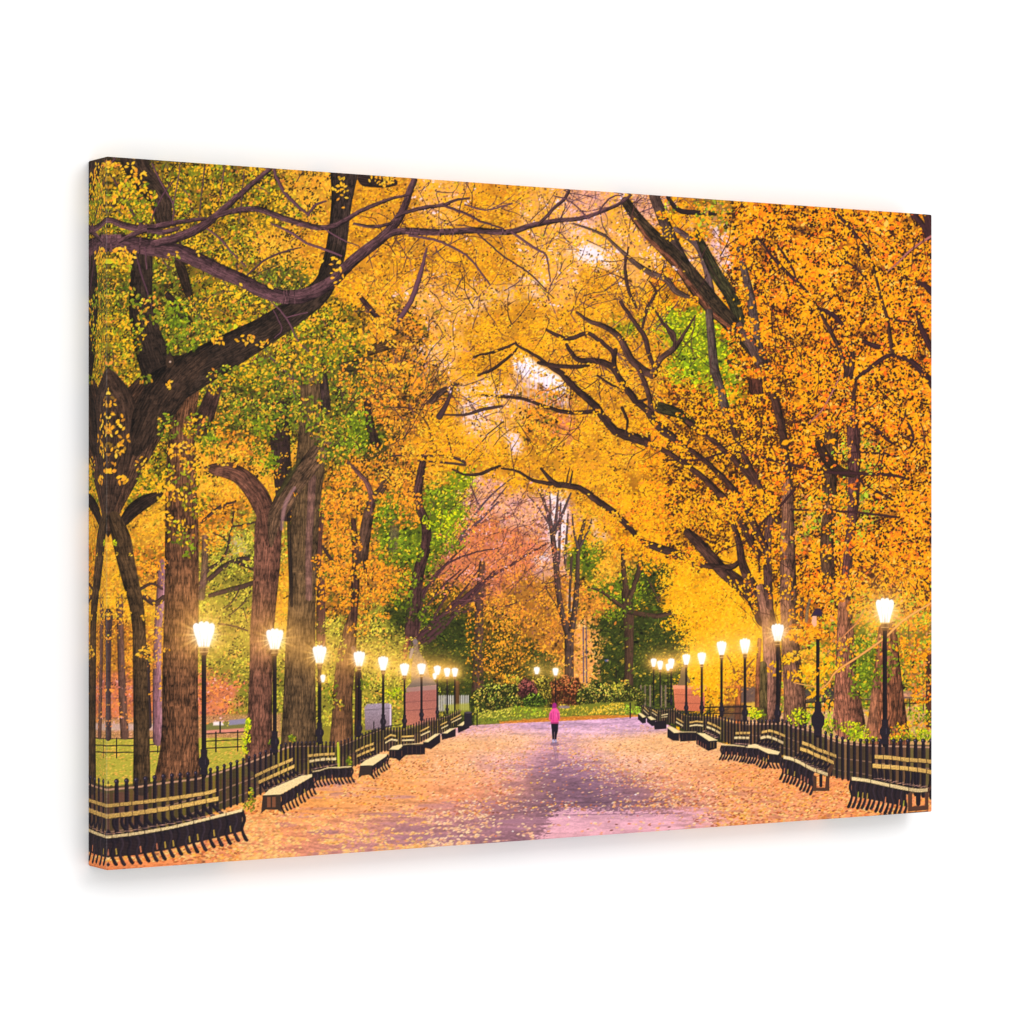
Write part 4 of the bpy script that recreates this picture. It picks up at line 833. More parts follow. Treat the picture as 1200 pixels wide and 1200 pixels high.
# colour field of the ground: control points (x, y, rgb, radius across)
CT = [(560, 853, (206, 158, 168), 40), (640, 852, (196, 156, 186), 40), (720, 848, (200, 158, 184), 40), (600, 862, (226, 176, 146), 50), (700, 858, (206, 164, 176), 40), (649, 870, (196, 148, 172), 22),
      (560, 872, (234, 176, 124), 50), (720, 872, (236, 184, 138), 50), (780, 872, (238, 180, 124), 50), (500, 885, (236, 170, 116), 60), (590, 886, (228, 174, 158), 40), (640, 886, (180, 132, 150), 26), (680, 880, (200, 150, 160), 24),
      (430, 910, (238, 162, 96), 60), (520, 905, (238, 172, 122), 60), (590, 898, (206, 152, 158), 30), (645, 900, (154, 114, 134), 34), (690, 902, (166, 122, 142), 30), (740, 892, (230, 176, 150), 40), (820, 890, (238, 176, 124), 50),
      (360, 945, (238, 160, 86), 60), (450, 935, (236, 164, 100), 60), (540, 930, (230, 150, 106), 44), (600, 922, (204, 142, 122), 36), (650, 922, (138, 102, 120), 44), (700, 925, (142, 106, 126), 44), (745, 922, (160, 114, 126), 36), (800, 915, (232, 160, 116), 50), (880, 905, (232, 150, 96), 50), (960, 925, (232, 146, 90), 50),
      (300, 975, (236, 152, 96), 60), (380, 968, (226, 148, 106), 50), (460, 962, (206, 142, 124), 50), (540, 955, (188, 130, 126), 50), (600, 950, (154, 112, 120), 44), (660, 942, (138, 102, 118), 44), (720, 938, (142, 106, 122), 44), (780, 938, (172, 120, 120), 40), (850, 935, (216, 146, 110), 50), (930, 942, (228, 150, 112), 50), (1040, 948, (230, 144, 92), 60),
      (200, 1000, (232, 140, 80), 60), (250, 1002, (226, 140, 100), 50), (330, 995, (214, 138, 110), 50), (420, 985, (198, 138, 134), 50), (500, 980, (174, 124, 132), 50), (570, 975, (158, 114, 126), 50),
      (130, 1010, (220, 130, 80), 40)]
num = np.zeros((RH // 4 + 1, RW // 4 + 1, 3), np.float32); den = np.zeros(num.shape[:2], np.float32) + 1e-9
qx = pxs[::4, ::4]; qy = pys[::4, ::4]
num = num[:qx.shape[0], :qx.shape[1]]; den = den[:qx.shape[0], :qx.shape[1]]
for x, y, c, r in CT:
    ryy = 6 + (y - 840) * .09
    w = np.exp(-((qx - x) / r) ** 2 - ((qy - y) / ryy) ** 2) + 1e-7
    num += w[..., None] * C(*c); den += w
field = upsample(num / den[..., None], RH, RW)
NS = vnoise(22, 3.0, 4); NS = (NS - NS.mean()) / NS.std()
NF = vnoise(3.0, 1.2, 2); NF = (NF - NF.mean()) / NF.std()
field = np.minimum(field * np.array([.97, .95, .95], np.float32), 1) * (1 + .045 * NS + .035 * NF)[..., None]
img[PM] = field[PM]
# pale dry slab in the foreground
SN = .5 + .5 * NS
slab = np.clip((pys - (947 + 2.5 * np.sin(pxs / 37.0) + 3 * NF)) / 4, 0, 1) * np.clip((pxs - 640 + (pys - 960) * .45 + 3 * NF + 3 * NS) / 9, 0, 1) * np.clip((880 - pxs + 14 * NS) / 90, 0, 1)
slab = (slab * PM * .88)[..., None].astype(np.float32)
sc_ = C(208, 154, 168) * (1 + .03 * NS + .02 * NF)[..., None]
sc_ = sc_ + np.clip((pys - 950) / 40, 0, 1)[..., None] * C(14, 10, 2)
img[:] = img * (1 - slab) + sc_ * slab
for y in (945, 941, 955): stroke([(rng.uniform(640, 680), y, 1), (rng.uniform(740, 800), y - 2, 1)], C(96, 68, 92), None, alpha=.4)
for _ in range(26):
    x = rng.uniform(330, 620); y = rng.uniform(915, 1000)
    a_ = rng.uniform(14, 44); b_ = rng.uniform(1.2, 3.4)
    ellipse(x, y - (x - 500) * .0, a_, b_, C(166, 118, 134) * rng.uniform(.9, 1.1), None, rng.uniform(.25, .55))
# fallen leaves
DARKS = [(655, 920, 62, 30), (640, 890, 30, 14), (700, 930, 60, 22), (610, 958, 34, 16), (590, 975, 30, 10), (745, 930, 30, 14)]
LIT = [C(250, 188, 132), C(255, 218, 182), C(242, 154, 92), C(230, 130, 84), C(252, 194, 96), C(246, 178, 152), C(254, 208, 164), C(206, 112, 84), C(176, 104, 92), C(255, 226, 200), C(246, 170, 110)]
for _ in range(46000):
    t = rng.random() ** 1.15
    y = 850 + t * 160; x = rng.uniform(112, 1096)
    ix, iy = int(rx(x)), int(ry(y))
    if iy >= RH or not PM[iy, ix]: continue
    dark = 0
    for a, b, p, q in DARKS: dark = max(dark, 1 - ((x - a) / p) ** 2 - ((y - b) / q) ** 2)
    if 628 < x < 870 and y > 946: dark = max(dark, 1.3 - max(0, (x - 770) / 70))
    if y < 860 and 600 < x < 750: dark = max(dark, .6)
    if rng.random() < min(.95, dark * 1.25 + .12 * (560 < x < 700)): continue
    if 330 < x < 640 and y > 912 and NS[iy, ix] + .7 * rng.standard_normal() < .35: continue
    s = 1.25 + (y - 848) / 150 * 3.4
    if NS[iy, ix] + .5 * rng.standard_normal() < -.9: continue
    c = LIT[rng.integers(len(LIT))]
    if y > 955 and 280 < x < 640: c = LIT[rng.choice([1, 5, 6, 1, 0])]
    if x < 500 or x > 840: c = c * np.array([1.0, .96, .78], np.float32)
    if y < 885: c = c * .6 + C(240, 184, 130) * .4
    leaf(rx(x), ry(y), s * rng.uniform(.7, 1.25), .45, rng.normal(0, .3) % math.pi, np.minimum(1, c * rng.uniform(.74, 1.02) * np.array([1, .97, .9], np.float32)), .55 + .4 * rng.random())
for _ in range(520):
    y = rng.uniform(872, 960); x = rng.uniform(540, 800)
    leaf(rx(x), ry(y), rng.uniform(1.2, 2.6), .5, 0, LIT[rng.integers(len(LIT))] * .95, .8)
for x, y, c in [(747, 956, C(206, 70, 60)), (693, 965, C(230, 150, 60)), (601, 974, C(252, 232, 214)), (667, 958, C(246, 236, 236)), (622, 917, C(240, 176, 40)), (630, 917, C(236, 170, 40)), (635, 927, C(244, 190, 50)), (581, 980, C(230, 120, 50)), (570, 939, C(240, 180, 40)), (745, 931, C(250, 240, 240)), (795, 927, C(190, 90, 60))]:
    leaf(rx(x), ry(y), 2.4, .6, .3, c)

# ---------------- street furniture ----------------
INK = C(44, 33, 42)
INK2 = C(58, 44, 52)
RAIL = C(176, 132, 104)
TAN = C(200, 158, 88)
CREAM = C(222, 192, 140)


def interp(poly_, x):
    p = np.array(poly_, float)
    return np.interp(x, p[:, 0], p[:, 1])


def fence(name, label, top, bot, rails, step0, step1, w0, w1, gap_cols, ga=.72, ball=True):
    """top/bot: polylines (x, y); pickets spaced from step0 to step1"""
    i = new_id(name, label)
    xs = [p[0] for p in top]; xa, xb = xs[0], xs[-1]
    pl = [(p[0], p[1] + 3) for p in top] + [(p[0], p[1]) for p in bot[::-1]]
    poly(pl, C(70, 54, 48), i, ga, 1)
    x = xa; pick = []
    while x < xb:
        t = (x - xa) / (xb - xa); pick.append((x, t)); x += step0 + (step1 - step0) * t
    for x, t in pick:                                     # light seen between the pickets
        st = step0 + (step1 - step0) * t
        if rng.random() < .65:
            xx = x + st * .5; yt = interp(top, xx) + 4; yb = interp(bot, xx)
            c = gap_cols[rng.integers(len(gap_cols))] * rng.uniform(.6, 1.05)
            m = yt + (yb - yt) * rng.uniform(.2, .6)
            stroke([(xx, yt, st * .34), (xx, m, st * .34), (xx, yb - 1, st * .28)], c, i, alpha=.7, edge=0)
    for off, a, c in rails:
        q = [(px, py + off * (interp(bot, px) - py), a) for px, py in top]
        stroke(q, c, i, edge=.1)
    for x, t in pick:
        w = w0 + (w1 - w0) * t
        yt = interp(top, x); yb = interp(bot, x)
        stroke([(x, yt, w * .45), (x, yt + w * .5, w * .5), (x, yt + w * .9, w), (x, yb, w)], INK, i, edge=0, light=.3)
        if ball and w > 1.2: ellipse(x, yt - w * .35, w * .62, w * .68, C(50, 40, 54), i); ellipse(x - w * .2, yt - w * .5, w * .2, w * .2, C(120, 104, 120), i, .8)
    return i


OL = [C(170, 146, 40), C(120, 106, 40), C(150, 120, 50), C(96, 80, 44), C(196, 160, 50)]
BRG = [C(150, 104, 70), C(110, 84, 60), C(130, 116, 60), C(96, 76, 56)]
fence('printed_fence', 'black iron picket fence along the near left side', [(112, 919), (126, 918.5), (157, 916), (193, 911), (233, 907), (265, 898), (300, 886), (333, 873), (346, 870)],
      [(112, 990), (126, 988), (200, 975), (250, 952), (290, 938), (330, 918), (346, 912)], [(.1, 2.2, RAIL), (.52, 1.6, RAIL * .85), (.82, 1.6, RAIL * .8)], 12.5, 5.0, 5.2, 2.4, OL)
fence('printed_fence', 'black iron picket fence behind the left benches', [(344, 871), (370, 870.5), (396, 871), (419, 863), (449, 852), (464, 854), (478, 852), (500, 843), (516, 841), (540, 831)],
      [(344, 910), (396, 906), (419, 896), (449, 880), (464, 880), (478, 876), (500, 866), (516, 860), (540, 848)], [(.1, 1.4, RAIL * .8), (.5, 1, RAIL * .6)], 5.0, 2.4, 2.3, 1.2, OL)
stroke([(396, 871, 3), (397, 905, 3)], C(176, 176, 50), None)
for x, y, a, b, n in [(1074, 862, 18, 7, 60), (1078, 838, 14, 10, 40), (1004, 856, 14, 9, 60), (968, 850, 14, 10, 60), (940, 838, 14, 9, 50), (1016, 866, 12, 5, 30), (884, 836, 12, 7, 40), (1050, 866, 8, 4, 16)]:
    clump(x, y, a, b, 'GR', n, 2.4, 1.0); clump(x + 2, y + 2, a, b * .7, 'GM', n // 3, 2.4, 1.0)
fence('printed_fence', 'black iron picket fence along the near right side', [(872, 846), (918, 845), (930, 849), (951, 853), (968, 860), (984, 866), (1010, 869), (1048, 869.5), (1097, 870)],
      [(872, 878), (918, 884), (930, 888), (951, 898), (968, 906), (984, 912), (1010, 916), (1048, 926), (1097, 936)], [(.09, 2.0, RAIL), (.48, 1.4, RAIL * .8), (.8, 1.3, RAIL * .75)], 4.0, 9.6, 2.2, 4.6, BRG)
fence('printed_fence', 'black iron picket fence behind the far right benches', [(752, 826), (770, 832), (789, 830), (803, 837), (832, 838), (846, 841), (861, 845), (876, 846)],
      [(752, 838), (770, 846), (789, 848), (803, 856), (832, 862), (846, 868), (861, 874), (876, 878)], [(.1, 1.3, RAIL * .75), (.5, .9, RAIL * .6)], 2.4, 4.0, 1.2, 2.2, BRG)
stroke([(426, 862, 1.2), (452, 852, 1.2), (470, 849, 1.2)], C(60, 48, 48)); stroke([(438, 846, 1.2), (438, 858, 1.2)], C(60, 48, 48))
stroke([(826, 829, 1.6), (880, 828, 1.6)], C(52, 38, 40)); stroke([(826, 836, 1.2), (880, 836, 1.2)], C(52, 38, 40)); stroke([(832, 826, 1.5), (832, 840, 1.5)], C(52, 38, 40))
poly([(844, 826), (872, 826), (872, 846), (844, 842)], C(58, 44, 46), None, .6, 1.5)
for x, y, a, b in [(288, 868, 5, 16), (291, 850, 3, 8)]: clump(x, y, a, b, 'GR', 36, 2.8, 1.15)
for x, y, a, b in [(296, 932, 5, 10), (292, 945, 7, 6), (409, 892, 3, 6), (320, 870, 5, 4), (342, 866, 5, 4)]: clump(x, y, a, b, 'GM', 20, 2.8, 1.0)
for x, y, a, b in [(936, 842, 14, 8), (995, 852, 12, 8), (884, 838, 8, 5), (1002, 862, 10, 6), (960, 848, 10, 6)]: clump(x, y, a, b, 'GR', 34, 2.8, 1.1)


def slat(pts, th, col, i, joints=0):
    th = th * .86
    p = np.array(pts, float)
    q = [(x, y - th / 2) for x, y in p] + [(x, y + th / 2) for x, y in p[::-1]]
    poly(q, col * 1.04, i, grad=col * .8, tex=.07)
    stroke([(x, y + th / 2, .7) for x, y in p], C(60, 40, 36), i, alpha=.9)
    L = p[-1][0] - p[0][0]
    for k in range(joints):
        x = p[0][0] + L * (k + 1) / (joints + 1); y = interp(p, x)
        stroke([(x, y - th / 2, .8), (x + .3, y + th / 2, .8)], C(90, 62, 44), i, alpha=.8)


def legs(line, h, n, w, i, dirn=1, gaps=True, lit=None, shade=.62):
    """row of S-curved cast iron legs under the line, with the shadow below the seat"""
    p = np.array(line, float)
    q = list(map(tuple, p)) + [(x, y + h * shade) for x, y in p[::-1]]
    poly(q, INK * .95, i, .93, .8)
    for k in range(n):
        t = k / max(1, n - 1)
        x = p[0][0] + (p[-1][0] - p[0][0]) * t; y = interp(p, x) if p[-1][0] > p[0][0] else interp(p[::-1], x)
        hh = h * (.92 + .1 * rng.random())
        stroke([(x, y, w * 1.2), (x + w * .7 * dirn, y + hh * .28, w), (x - w * .1 * dirn, y + hh * .62, w * .9), (x + w * 1.1 * dirn, y + hh * .97, w * 1.25), (x + w * 1.5 * dirn, y + hh, w * .9)], INK2 if k % 2 else INK, i, edge=0, light=.25)
    if gaps and lit is not None:
        for k in range(n - 1):
            if rng.random() < .45:
                t = (k + .5) / max(1, n - 1); x = p[0][0] + (p[-1][0] - p[0][0]) * t
                y = interp(p, x) if p[-1][0] > p[0][0] else interp(p[::-1], x)
                stroke([(x, y + h * .42, w * .4), (x + .2 * w * dirn, y + h * .6, w * .5)], lit[rng.integers(len(lit))], i, alpha=.75, edge=0)


def backs(top, seat, n, w, i, sway=2):
    """curved iron supports between the back slats and the seat"""
    a = np.array(top, float); b = np.array(seat, float)
    for k in range(n):
        t = (k + .3) / n
        xa = a[0][0] + (a[-1][0] - a[0][0]) * t; xb = b[0][0] + (b[-1][0] - b[0][0]) * t
        ya = interp(a, xa); yb = interp(b, xb)
        stroke([(xa, ya, w), ((xa + xb) / 2 - sway * .3, ya * .5 + yb * .5, w), (xb + sway, yb, w * 1.1)], INK, i, edge=0, light=.3)
        stroke([(xb + sway - w, yb - 1.6, .9), (xb + sway + w * 1.2, yb - 2.2, .9)], C(196, 146, 124), i, alpha=.7)


ORG = [C(224, 132, 84), C(206, 120, 84), C(196, 160, 60)]
B = lambda lab: new_id('printed_bench', lab)
# --- left row, near to far
i = B('nearest left bench, cut by the picture edge')
sl2 = [(112, 958), (126, 957), (160, 953), (200, 947), (256, 936)]
st = [(112, 983), (126, 981), (160, 977), (200, 970), (240, 960.5), (284, 949.5)]
backs(sl2, [(112, 980), (126, 979), (200, 966), (240, 958), (262, 951)], 15, 4, i, 5)
legs([(112, 983), (160, 979), (200, 972), (240, 962), (284, 951)], 33, 19, 3.7, i, 1, True, ORG, .7)
slat([(112, 946), (126, 944.5), (160, 941), (200, 936), (240, 930), (253, 926.5)], 5, TAN, i, 9)
slat(sl2, 6, TAN * 1.04, i, 9)
slat(st, 4.2, CREAM, i, 8)
i = B('second left bench seen end on')
backs([(306, 918), (345, 898)], [(310, 928), (354, 908)], 9, 2.6, i, 2)
poly([(308, 932), (329, 930), (330, 952), (325, 949), (311, 949), (306, 953)], C(70, 52, 44), i)
for x in (313, 319): poly([(x, 934), (x + 4, 934), (x + 4, 946), (x, 946)], C(150, 90, 60), i, .8)
legs([(330, 931), (348, 921), (367, 909)], 22, 10, 2.2, i, 1, True, ORG, .62)
slat([(299, 909.5), (317, 901), (343, 890)], 4.6, TAN, i, 4)
slat([(303, 917), (324, 907.5), (345, 898)], 5, TAN * 1.06, i, 4)
poly([(308, 932), (316, 925), (353, 909), (367, 907), (366, 910), (329, 931)], CREAM, i, tex=.04)
i = B('third left bench facing across the walk')
backs([(362, 893), (394, 890)], [(366, 903), (396, 897)], 8, 2.2, i, 1)
legs([(366, 905), (384, 901), (412, 899.5)], 18, 12, 2.2, i, 1, True, ORG, .62)
slat([(360.7, 886), (376, 884.5), (392, 883.7)], 4, TAN, i, 4); slat([(362.5, 892.5), (378, 890), (394, 889.5)], 4, CREAM * .95, i, 4)
slat([(366, 904.5), (375, 903), (384, 900), (398, 899.5), (412, 898.5)], 2.2, CREAM * .9, i)
i = B('fourth left bench seen end on')
backs([(418, 886), (439, 878)], [(422, 894), (444, 885)], 7, 2, i, 1)
poly([(422, 897), (436, 896), (437, 911), (432, 908), (424, 909), (420, 912)], C(70, 52, 46), i)
legs([(436, 897), (446, 890), (454, 885)], 15, 7, 1.9, i, 1, True, ORG, .62)
slat([(416.6, 880.5), (426, 876), (437.7, 871.7)], 3.6, TAN, i, 3); slat([(418, 886.5), (428, 882), (438.6, 877.7)], 3.8, TAN * 1.06, i, 3)
poly([(421, 897), (428, 891), (443, 884), (454, 883), (453, 886), (437, 897)], CREAM, i)
i = B('fifth left bench, middle of the row')
poly([(456, 879), (468, 878), (478, 875), (482, 874), (482, 882), (474, 886), (468, 892), (464, 889), (456, 888)], INK, i)
for x in (459, 462.5, 471, 475): stroke([(x, 880, .9), (x, 886, .9)], C(150, 96, 70), i, alpha=.6)
slat([(450.5, 866), (458, 861.5), (464, 863)], 3, TAN * 1.05, i); slat([(451.4, 871), (458, 867), (466, 868)], 3, CREAM, i)
poly([(456, 878.5), (460, 874.5), (470.7, 872), (472, 874), (467, 878.5)], CREAM, i)
i = B('sixth left bench facing across the walk')
poly([(472, 874), (498, 872.5), (498, 884), (474, 885)], INK, i)
for x in (478, 483, 488, 493): stroke([(x, 875, .8), (x, 883, .8)], C(110, 76, 60), i, alpha=.6)
slat([(470.7, 863.5), (485.3, 862.8)], 2.6, TAN * 1.05, i); slat([(471, 867.8), (485.6, 867.3)], 2.6, CREAM, i); slat([(472, 873), (484, 872), (498, 871.5)], 1.6, CREAM * .85, i)
i = B('seventh left bench seen end on')
poly([(496, 869), (502, 869), (516, 860), (516, 870), (505, 878), (496, 876)], INK, i)
slat([(492, 857.5), (503, 852)], 2.6, TAN * 1.05, i); slat([(493, 862), (504, 857)], 2.6, CREAM, i); poly([(496, 869.5), (510, 860), (515.5, 859.5), (502, 869.5)], CREAM, i)
i = B('eighth left bench near the far end')
poly([(517, 860), (534, 854), (534, 863), (518, 867)], INK, i)
slat([(516, 850), (524, 846)], 2.2, TAN * 1.05, i); slat([(517, 854), (525, 850)], 2.2, CREAM, i); poly([(518, 859.5), (527, 854), (533.5, 853), (524, 859.5)], CREAM, i)
i = B('farthest left bench beside the bin')
poly([(536, 851), (549, 845), (550, 853), (537, 859)], INK, i)
slat([(528, 844), (540, 837.5)], 2.2, TAN, i); slat([(529, 847), (541, 841)], 2, CREAM, i); poly([(536, 850.5), (543, 845.5), (548.5, 844.5), (542, 850.5)], CREAM, i)
i = new_id('printed_litter_bin', 'dark litter bin at the far end of the left benches')
poly([(544, 835), (553, 834.5), (553, 850), (546, 853), (544, 851)], C(50, 40, 50), i); ellipse(548.5, 835, 4.5, 1.2, C(90, 76, 84), i)
i = new_id('printed_post', 'short dark post left of the flower bed'); stroke([(559, 833, 1.6), (559, 850, 1.6)], INK, i)
# --- right row, near to far
i = B('nearest right bench with an end armrest')
backs([(1023, 898), (1060, 901), (1096, 905)], [(1026, 914), (1056, 920), (1094, 926)], 10, 3, i, -1)
backs([(1026, 898), (1060, 901), (1096, 905)], [(1030, 914), (1060, 920), (1097, 926)], 8, 1.6, i, -1)
legs([(998, 914), (1017, 917), (1042, 922), (1062, 926)], 31, 13, 2.9, i, -1, True, ORG + [C(176, 180, 50)], .62)
poly([(1064, 930), (1069, 928), (1069, 945), (1084, 944), (1084, 930), (1088, 928), (1088, 949), (1064, 951)], C(96, 62, 48), i)
stroke([(1087, 928, 3), (1094, 918, 3)], C(96, 62, 48), i)
stroke([(1076, 928, 6), (1076, 942, 5)], INK, i)
slat([(1025, 887), (1043, 888), (1062, 890.5), (1080, 891.5), (1096, 893.5)], 5.6, TAN, i, 6)
slat([(1022.5, 897.5), (1042, 899), (1060, 900.5), (1080, 903), (1096, 906)], 6, TAN * 1.05, i, 6)
slat([(998, 912.5), (1017, 915), (1042, 920.5), (1067, 925.5), (1076, 926.5), (1087, 926)], 5, CREAM, i, 3)
i = B('second right bench, curved, with an end armrest')
backs([(938, 879), (953, 884), (977, 894)], [(930, 889), (952, 899), (968, 906)], 9, 2.6, i, -2)
legs([(917.5, 889), (933, 894), (953, 905)], 26, 10, 2.5, i, -1, True, ORG, .66)
poly([(953, 908), (957, 910), (957, 923), (967, 923), (968, 910), (976, 890), (979, 892), (972, 912), (972, 927), (953, 927)], C(92, 60, 46), i)
stroke([(962, 909, 4), (962, 921, 3.4)], INK, i)
slat([(940, 870.5), (950, 874), (958, 878.5), (967, 881.5), (980, 886.5)], 5, TAN, i, 4)
slat([(937.5, 877.5), (947, 880.5), (956, 885), (966, 889), (977, 894)], 5.2, TAN * 1.06, i, 4)
slat([(918, 887.5), (926, 889), (936, 893), (945, 898), (953, 902), (962, 905), (970, 908)], 5, CREAM, i, 3)
i = B('third right bench with a bowed seat')
backs([(891, 864), (918, 871)], [(884, 874), (908, 880)], 7, 2.2, i, -1.5)
legs([(873, 875), (885, 876), (900, 882)], 19, 9, 2.3, i, -1, True, ORG, .62)
legs([(901, 883), (914, 884)], 17, 4, 2, i, 1, False)
slat([(892.5, 858.5), (901.7, 856.5), (911, 859), (920, 863)], 4, TAN, i, 3); slat([(891, 865), (900, 863.5), (909, 866.5), (918, 871)], 4.2, CREAM * .97, i, 3)
poly([(874, 873), (886, 872), (895, 876), (914, 881), (912, 884.5), (900, 883), (888, 877), (874, 876)], CREAM, i)
i = B('fourth right bench facing across the walk')
backs([(861, 865), (878, 865)], [(862, 873), (877, 874)], 6, 2, i, 0)
legs([(846, 874.5), (860, 874.5), (873, 877)], 16, 9, 2, i, -1, True, ORG, .62)
slat([(862, 859.5), (879, 859)], 3.6, TAN, i, 3); slat([(860.4, 864.8), (878, 865)], 3.6, CREAM, i, 3); slat([(845.5, 873), (860, 873.5), (873, 875)], 2.2, CREAM * .92, i)
i = B('fifth right bench seen end on')
backs([(828, 852), (844, 859)], [(826, 858), (842, 867)], 6, 1.8, i, -1)
poly([(816, 859), (831, 867.5), (840, 867.5), (840, 877), (830, 880), (816, 872)], INK, i)
for x in (833, 836.5): stroke([(x, 870, 1.2), (x, 876, 1.2)], C(110, 84, 50), i)
for x in (818, 821, 824, 827): stroke([(x, 868 + (x - 818) * .5, .8), (x, 873 + (x - 818) * .5, .9)], C(190, 110, 80), i, alpha=.7)
slat([(829, 847), (837, 850), (845, 854.5)], 3.4, TAN, i, 2); slat([(828, 852), (836, 855), (844, 859.5)], 3.4, CREAM, i, 2)
poly([(816, 858.5), (826, 859.5), (841, 867.5), (831, 868.5)], CREAM, i)
i = B('sixth right bench facing across the walk')
poly([(796, 858.5), (816, 858.5), (816, 868), (797, 869)], INK, i)
for x in (800, 805, 810): stroke([(x, 861, .8), (x, 867, .8)], C(110, 76, 60), i, alpha=.6)
slat([(808, 847), (816, 845.6), (824, 846.4)], 2.6, TAN, i); slat([(808, 851), (816, 849.8), (824, 850.6)], 2.6, CREAM, i); slat([(796, 858), (816, 858)], 1.8, CREAM * .8, i)
i = B('seventh right bench seen end on')
poly([(782, 853), (790, 859), (796, 859), (796, 868), (789, 868), (782, 864)], INK, i)
slat([(792.6, 842), (801, 847)], 2.4, TAN, i); slat([(792, 846), (800.5, 851)], 2.4, CREAM, i); poly([(781.6, 852), (788, 852), (797, 858), (790, 859)], CREAM, i)
i = B('eighth right bench facing across the walk')
poly([(766, 846), (781, 844), (781, 854), (767, 855)], INK, i); slat([(775, 838.5), (782.5, 837)], 2, CREAM, i); slat([(775, 841), (782, 840)], 1.6, CREAM * .9, i)
i = B('ninth right bench seen end on')
poly([(758, 841), (768, 843.5), (768, 850), (764, 851), (758, 846)], INK, i); slat([(764.5, 832), (770.6, 836)], 2, TAN, i); slat([(764, 835), (770, 839)], 1.8, CREAM, i); poly([(758.4, 840), (763, 839.5), (768.5, 843), (763, 844)], CREAM, i)
i = B('farthest right bench near the flower bed')
poly([(747.5, 836.5), (757, 841), (757, 847), (753, 848), (747.5, 843)], INK, i); slat([(755, 829), (760.5, 834.5)], 2, TAN, i); slat([(754, 832), (760, 838)], 1.8, CREAM, i); poly([(747.5, 835.5), (751, 835.5), (757.5, 840), (753, 841)], CREAM, i)
i = new_id('printed_post', 'short dark post right of the flower bed'); stroke([(738.5, 824, 1.6), (738.5, 841, 1.6)], INK, i); stroke([(744, 826, 1.2), (752, 828, 1.2)], INK, i)

# ---------------- street lamps ----------------
GLOW = []


def lamp(label, x, yt, yb, w, ybase, pw, lit=True, name='printed_street_lamp'):
    i = new_id(name, label)
    w *= .93; yt += (yb - yt) * .04
    h = yb - yt
    if ybase:
        bw = pw * 2.3
        stroke([(x, yb + h * .25, pw), (x, ybase - bw, pw * 1.05), (x, ybase, pw * 1.2)], C(40, 31, 36), i, light=.25, edge=.2)
        if pw > 1.6:
            poly([(x - pw * .75, ybase - bw * 2.4), (x + pw * .75, ybase - bw * 2.4), (x + pw * .7, ybase - bw * 1.75), (x + bw * .5, ybase - bw * 1.4), (x + bw * .52, ybase - bw * 1.05), (x + pw * .75, ybase - bw * .6),
                  (x + pw * .9, ybase), (x - pw * .9, ybase), (x - pw * .75, ybase - bw * .6), (x - bw * .52, ybase - bw * 1.05), (x - bw * .5, ybase - bw * 1.4), (x - pw * .7, ybase - bw * 1.75)], C(48, 38, 48), i)
            stroke([(x + pw * .3, ybase - bw * 1.5, .8), (x + pw * .3, ybase - bw, .9)], C(96, 80, 92), i, alpha=.7)
        poly([(x - w * .2, yb - .5), (x + w * .2, yb - .5), (x + w * .19, yb + h * .22), (x + pw * .6, yb + h * .35), (x - pw * .6, yb + h * .35), (x - w * .19, yb + h * .22)], C(84, 58, 40), i)
        stroke([(x - w * .2, yb + h * .2, max(.8, w * .05)), (x + w * .2, yb + h * .2, max(.8, w * .05))], C(170, 130, 90), i)
    pts = [(x - w * .25, yb), (x - w * .37, yt + h * .62), (x - w * .48, yt + h * .34), (x - w * .5, yt + h * .16), (x + w * .5, yt + h * .16), (x + w * .48, yt + h * .34), (x + w * .37, yt + h * .62), (x + w * .25, yb)]
    poly(pts, C(255, 250, 232), i, 1, .7)
    for k_, r_, d_ in ((-.36, .15, .13), (-.12, .15, .06), (.12, .15, .06), (.36, .15, .13)): ellipse(x + k_ * w, yt + d_ * h, r_ * w, .17 * h, C(255, 252, 240), i)
    poly([(px * .82 + x * .18, py * .86 + (yt + h * .5) * .14) for px, py in pts], C(255, 255, 252), i, 1, .9)
    if w > 12:
        stroke([(x, yb, w * .05), (x, yb - h * .42, w * .04)], C(150, 120, 90), i, alpha=.8)
        for s_ in (-1, 1): stroke([(x + s_ * w * .11, yb - 1, .9), (x + s_ * w * .2, yt + h * .3, .8)], C(240, 206, 140), i, alpha=.8)
        stroke([(x - w * .27, yb, 1.1), (x + w * .27, yb, 1.1)], C(232, 180, 110), i)
    GLOW.append((x, yt + h * .45, w))


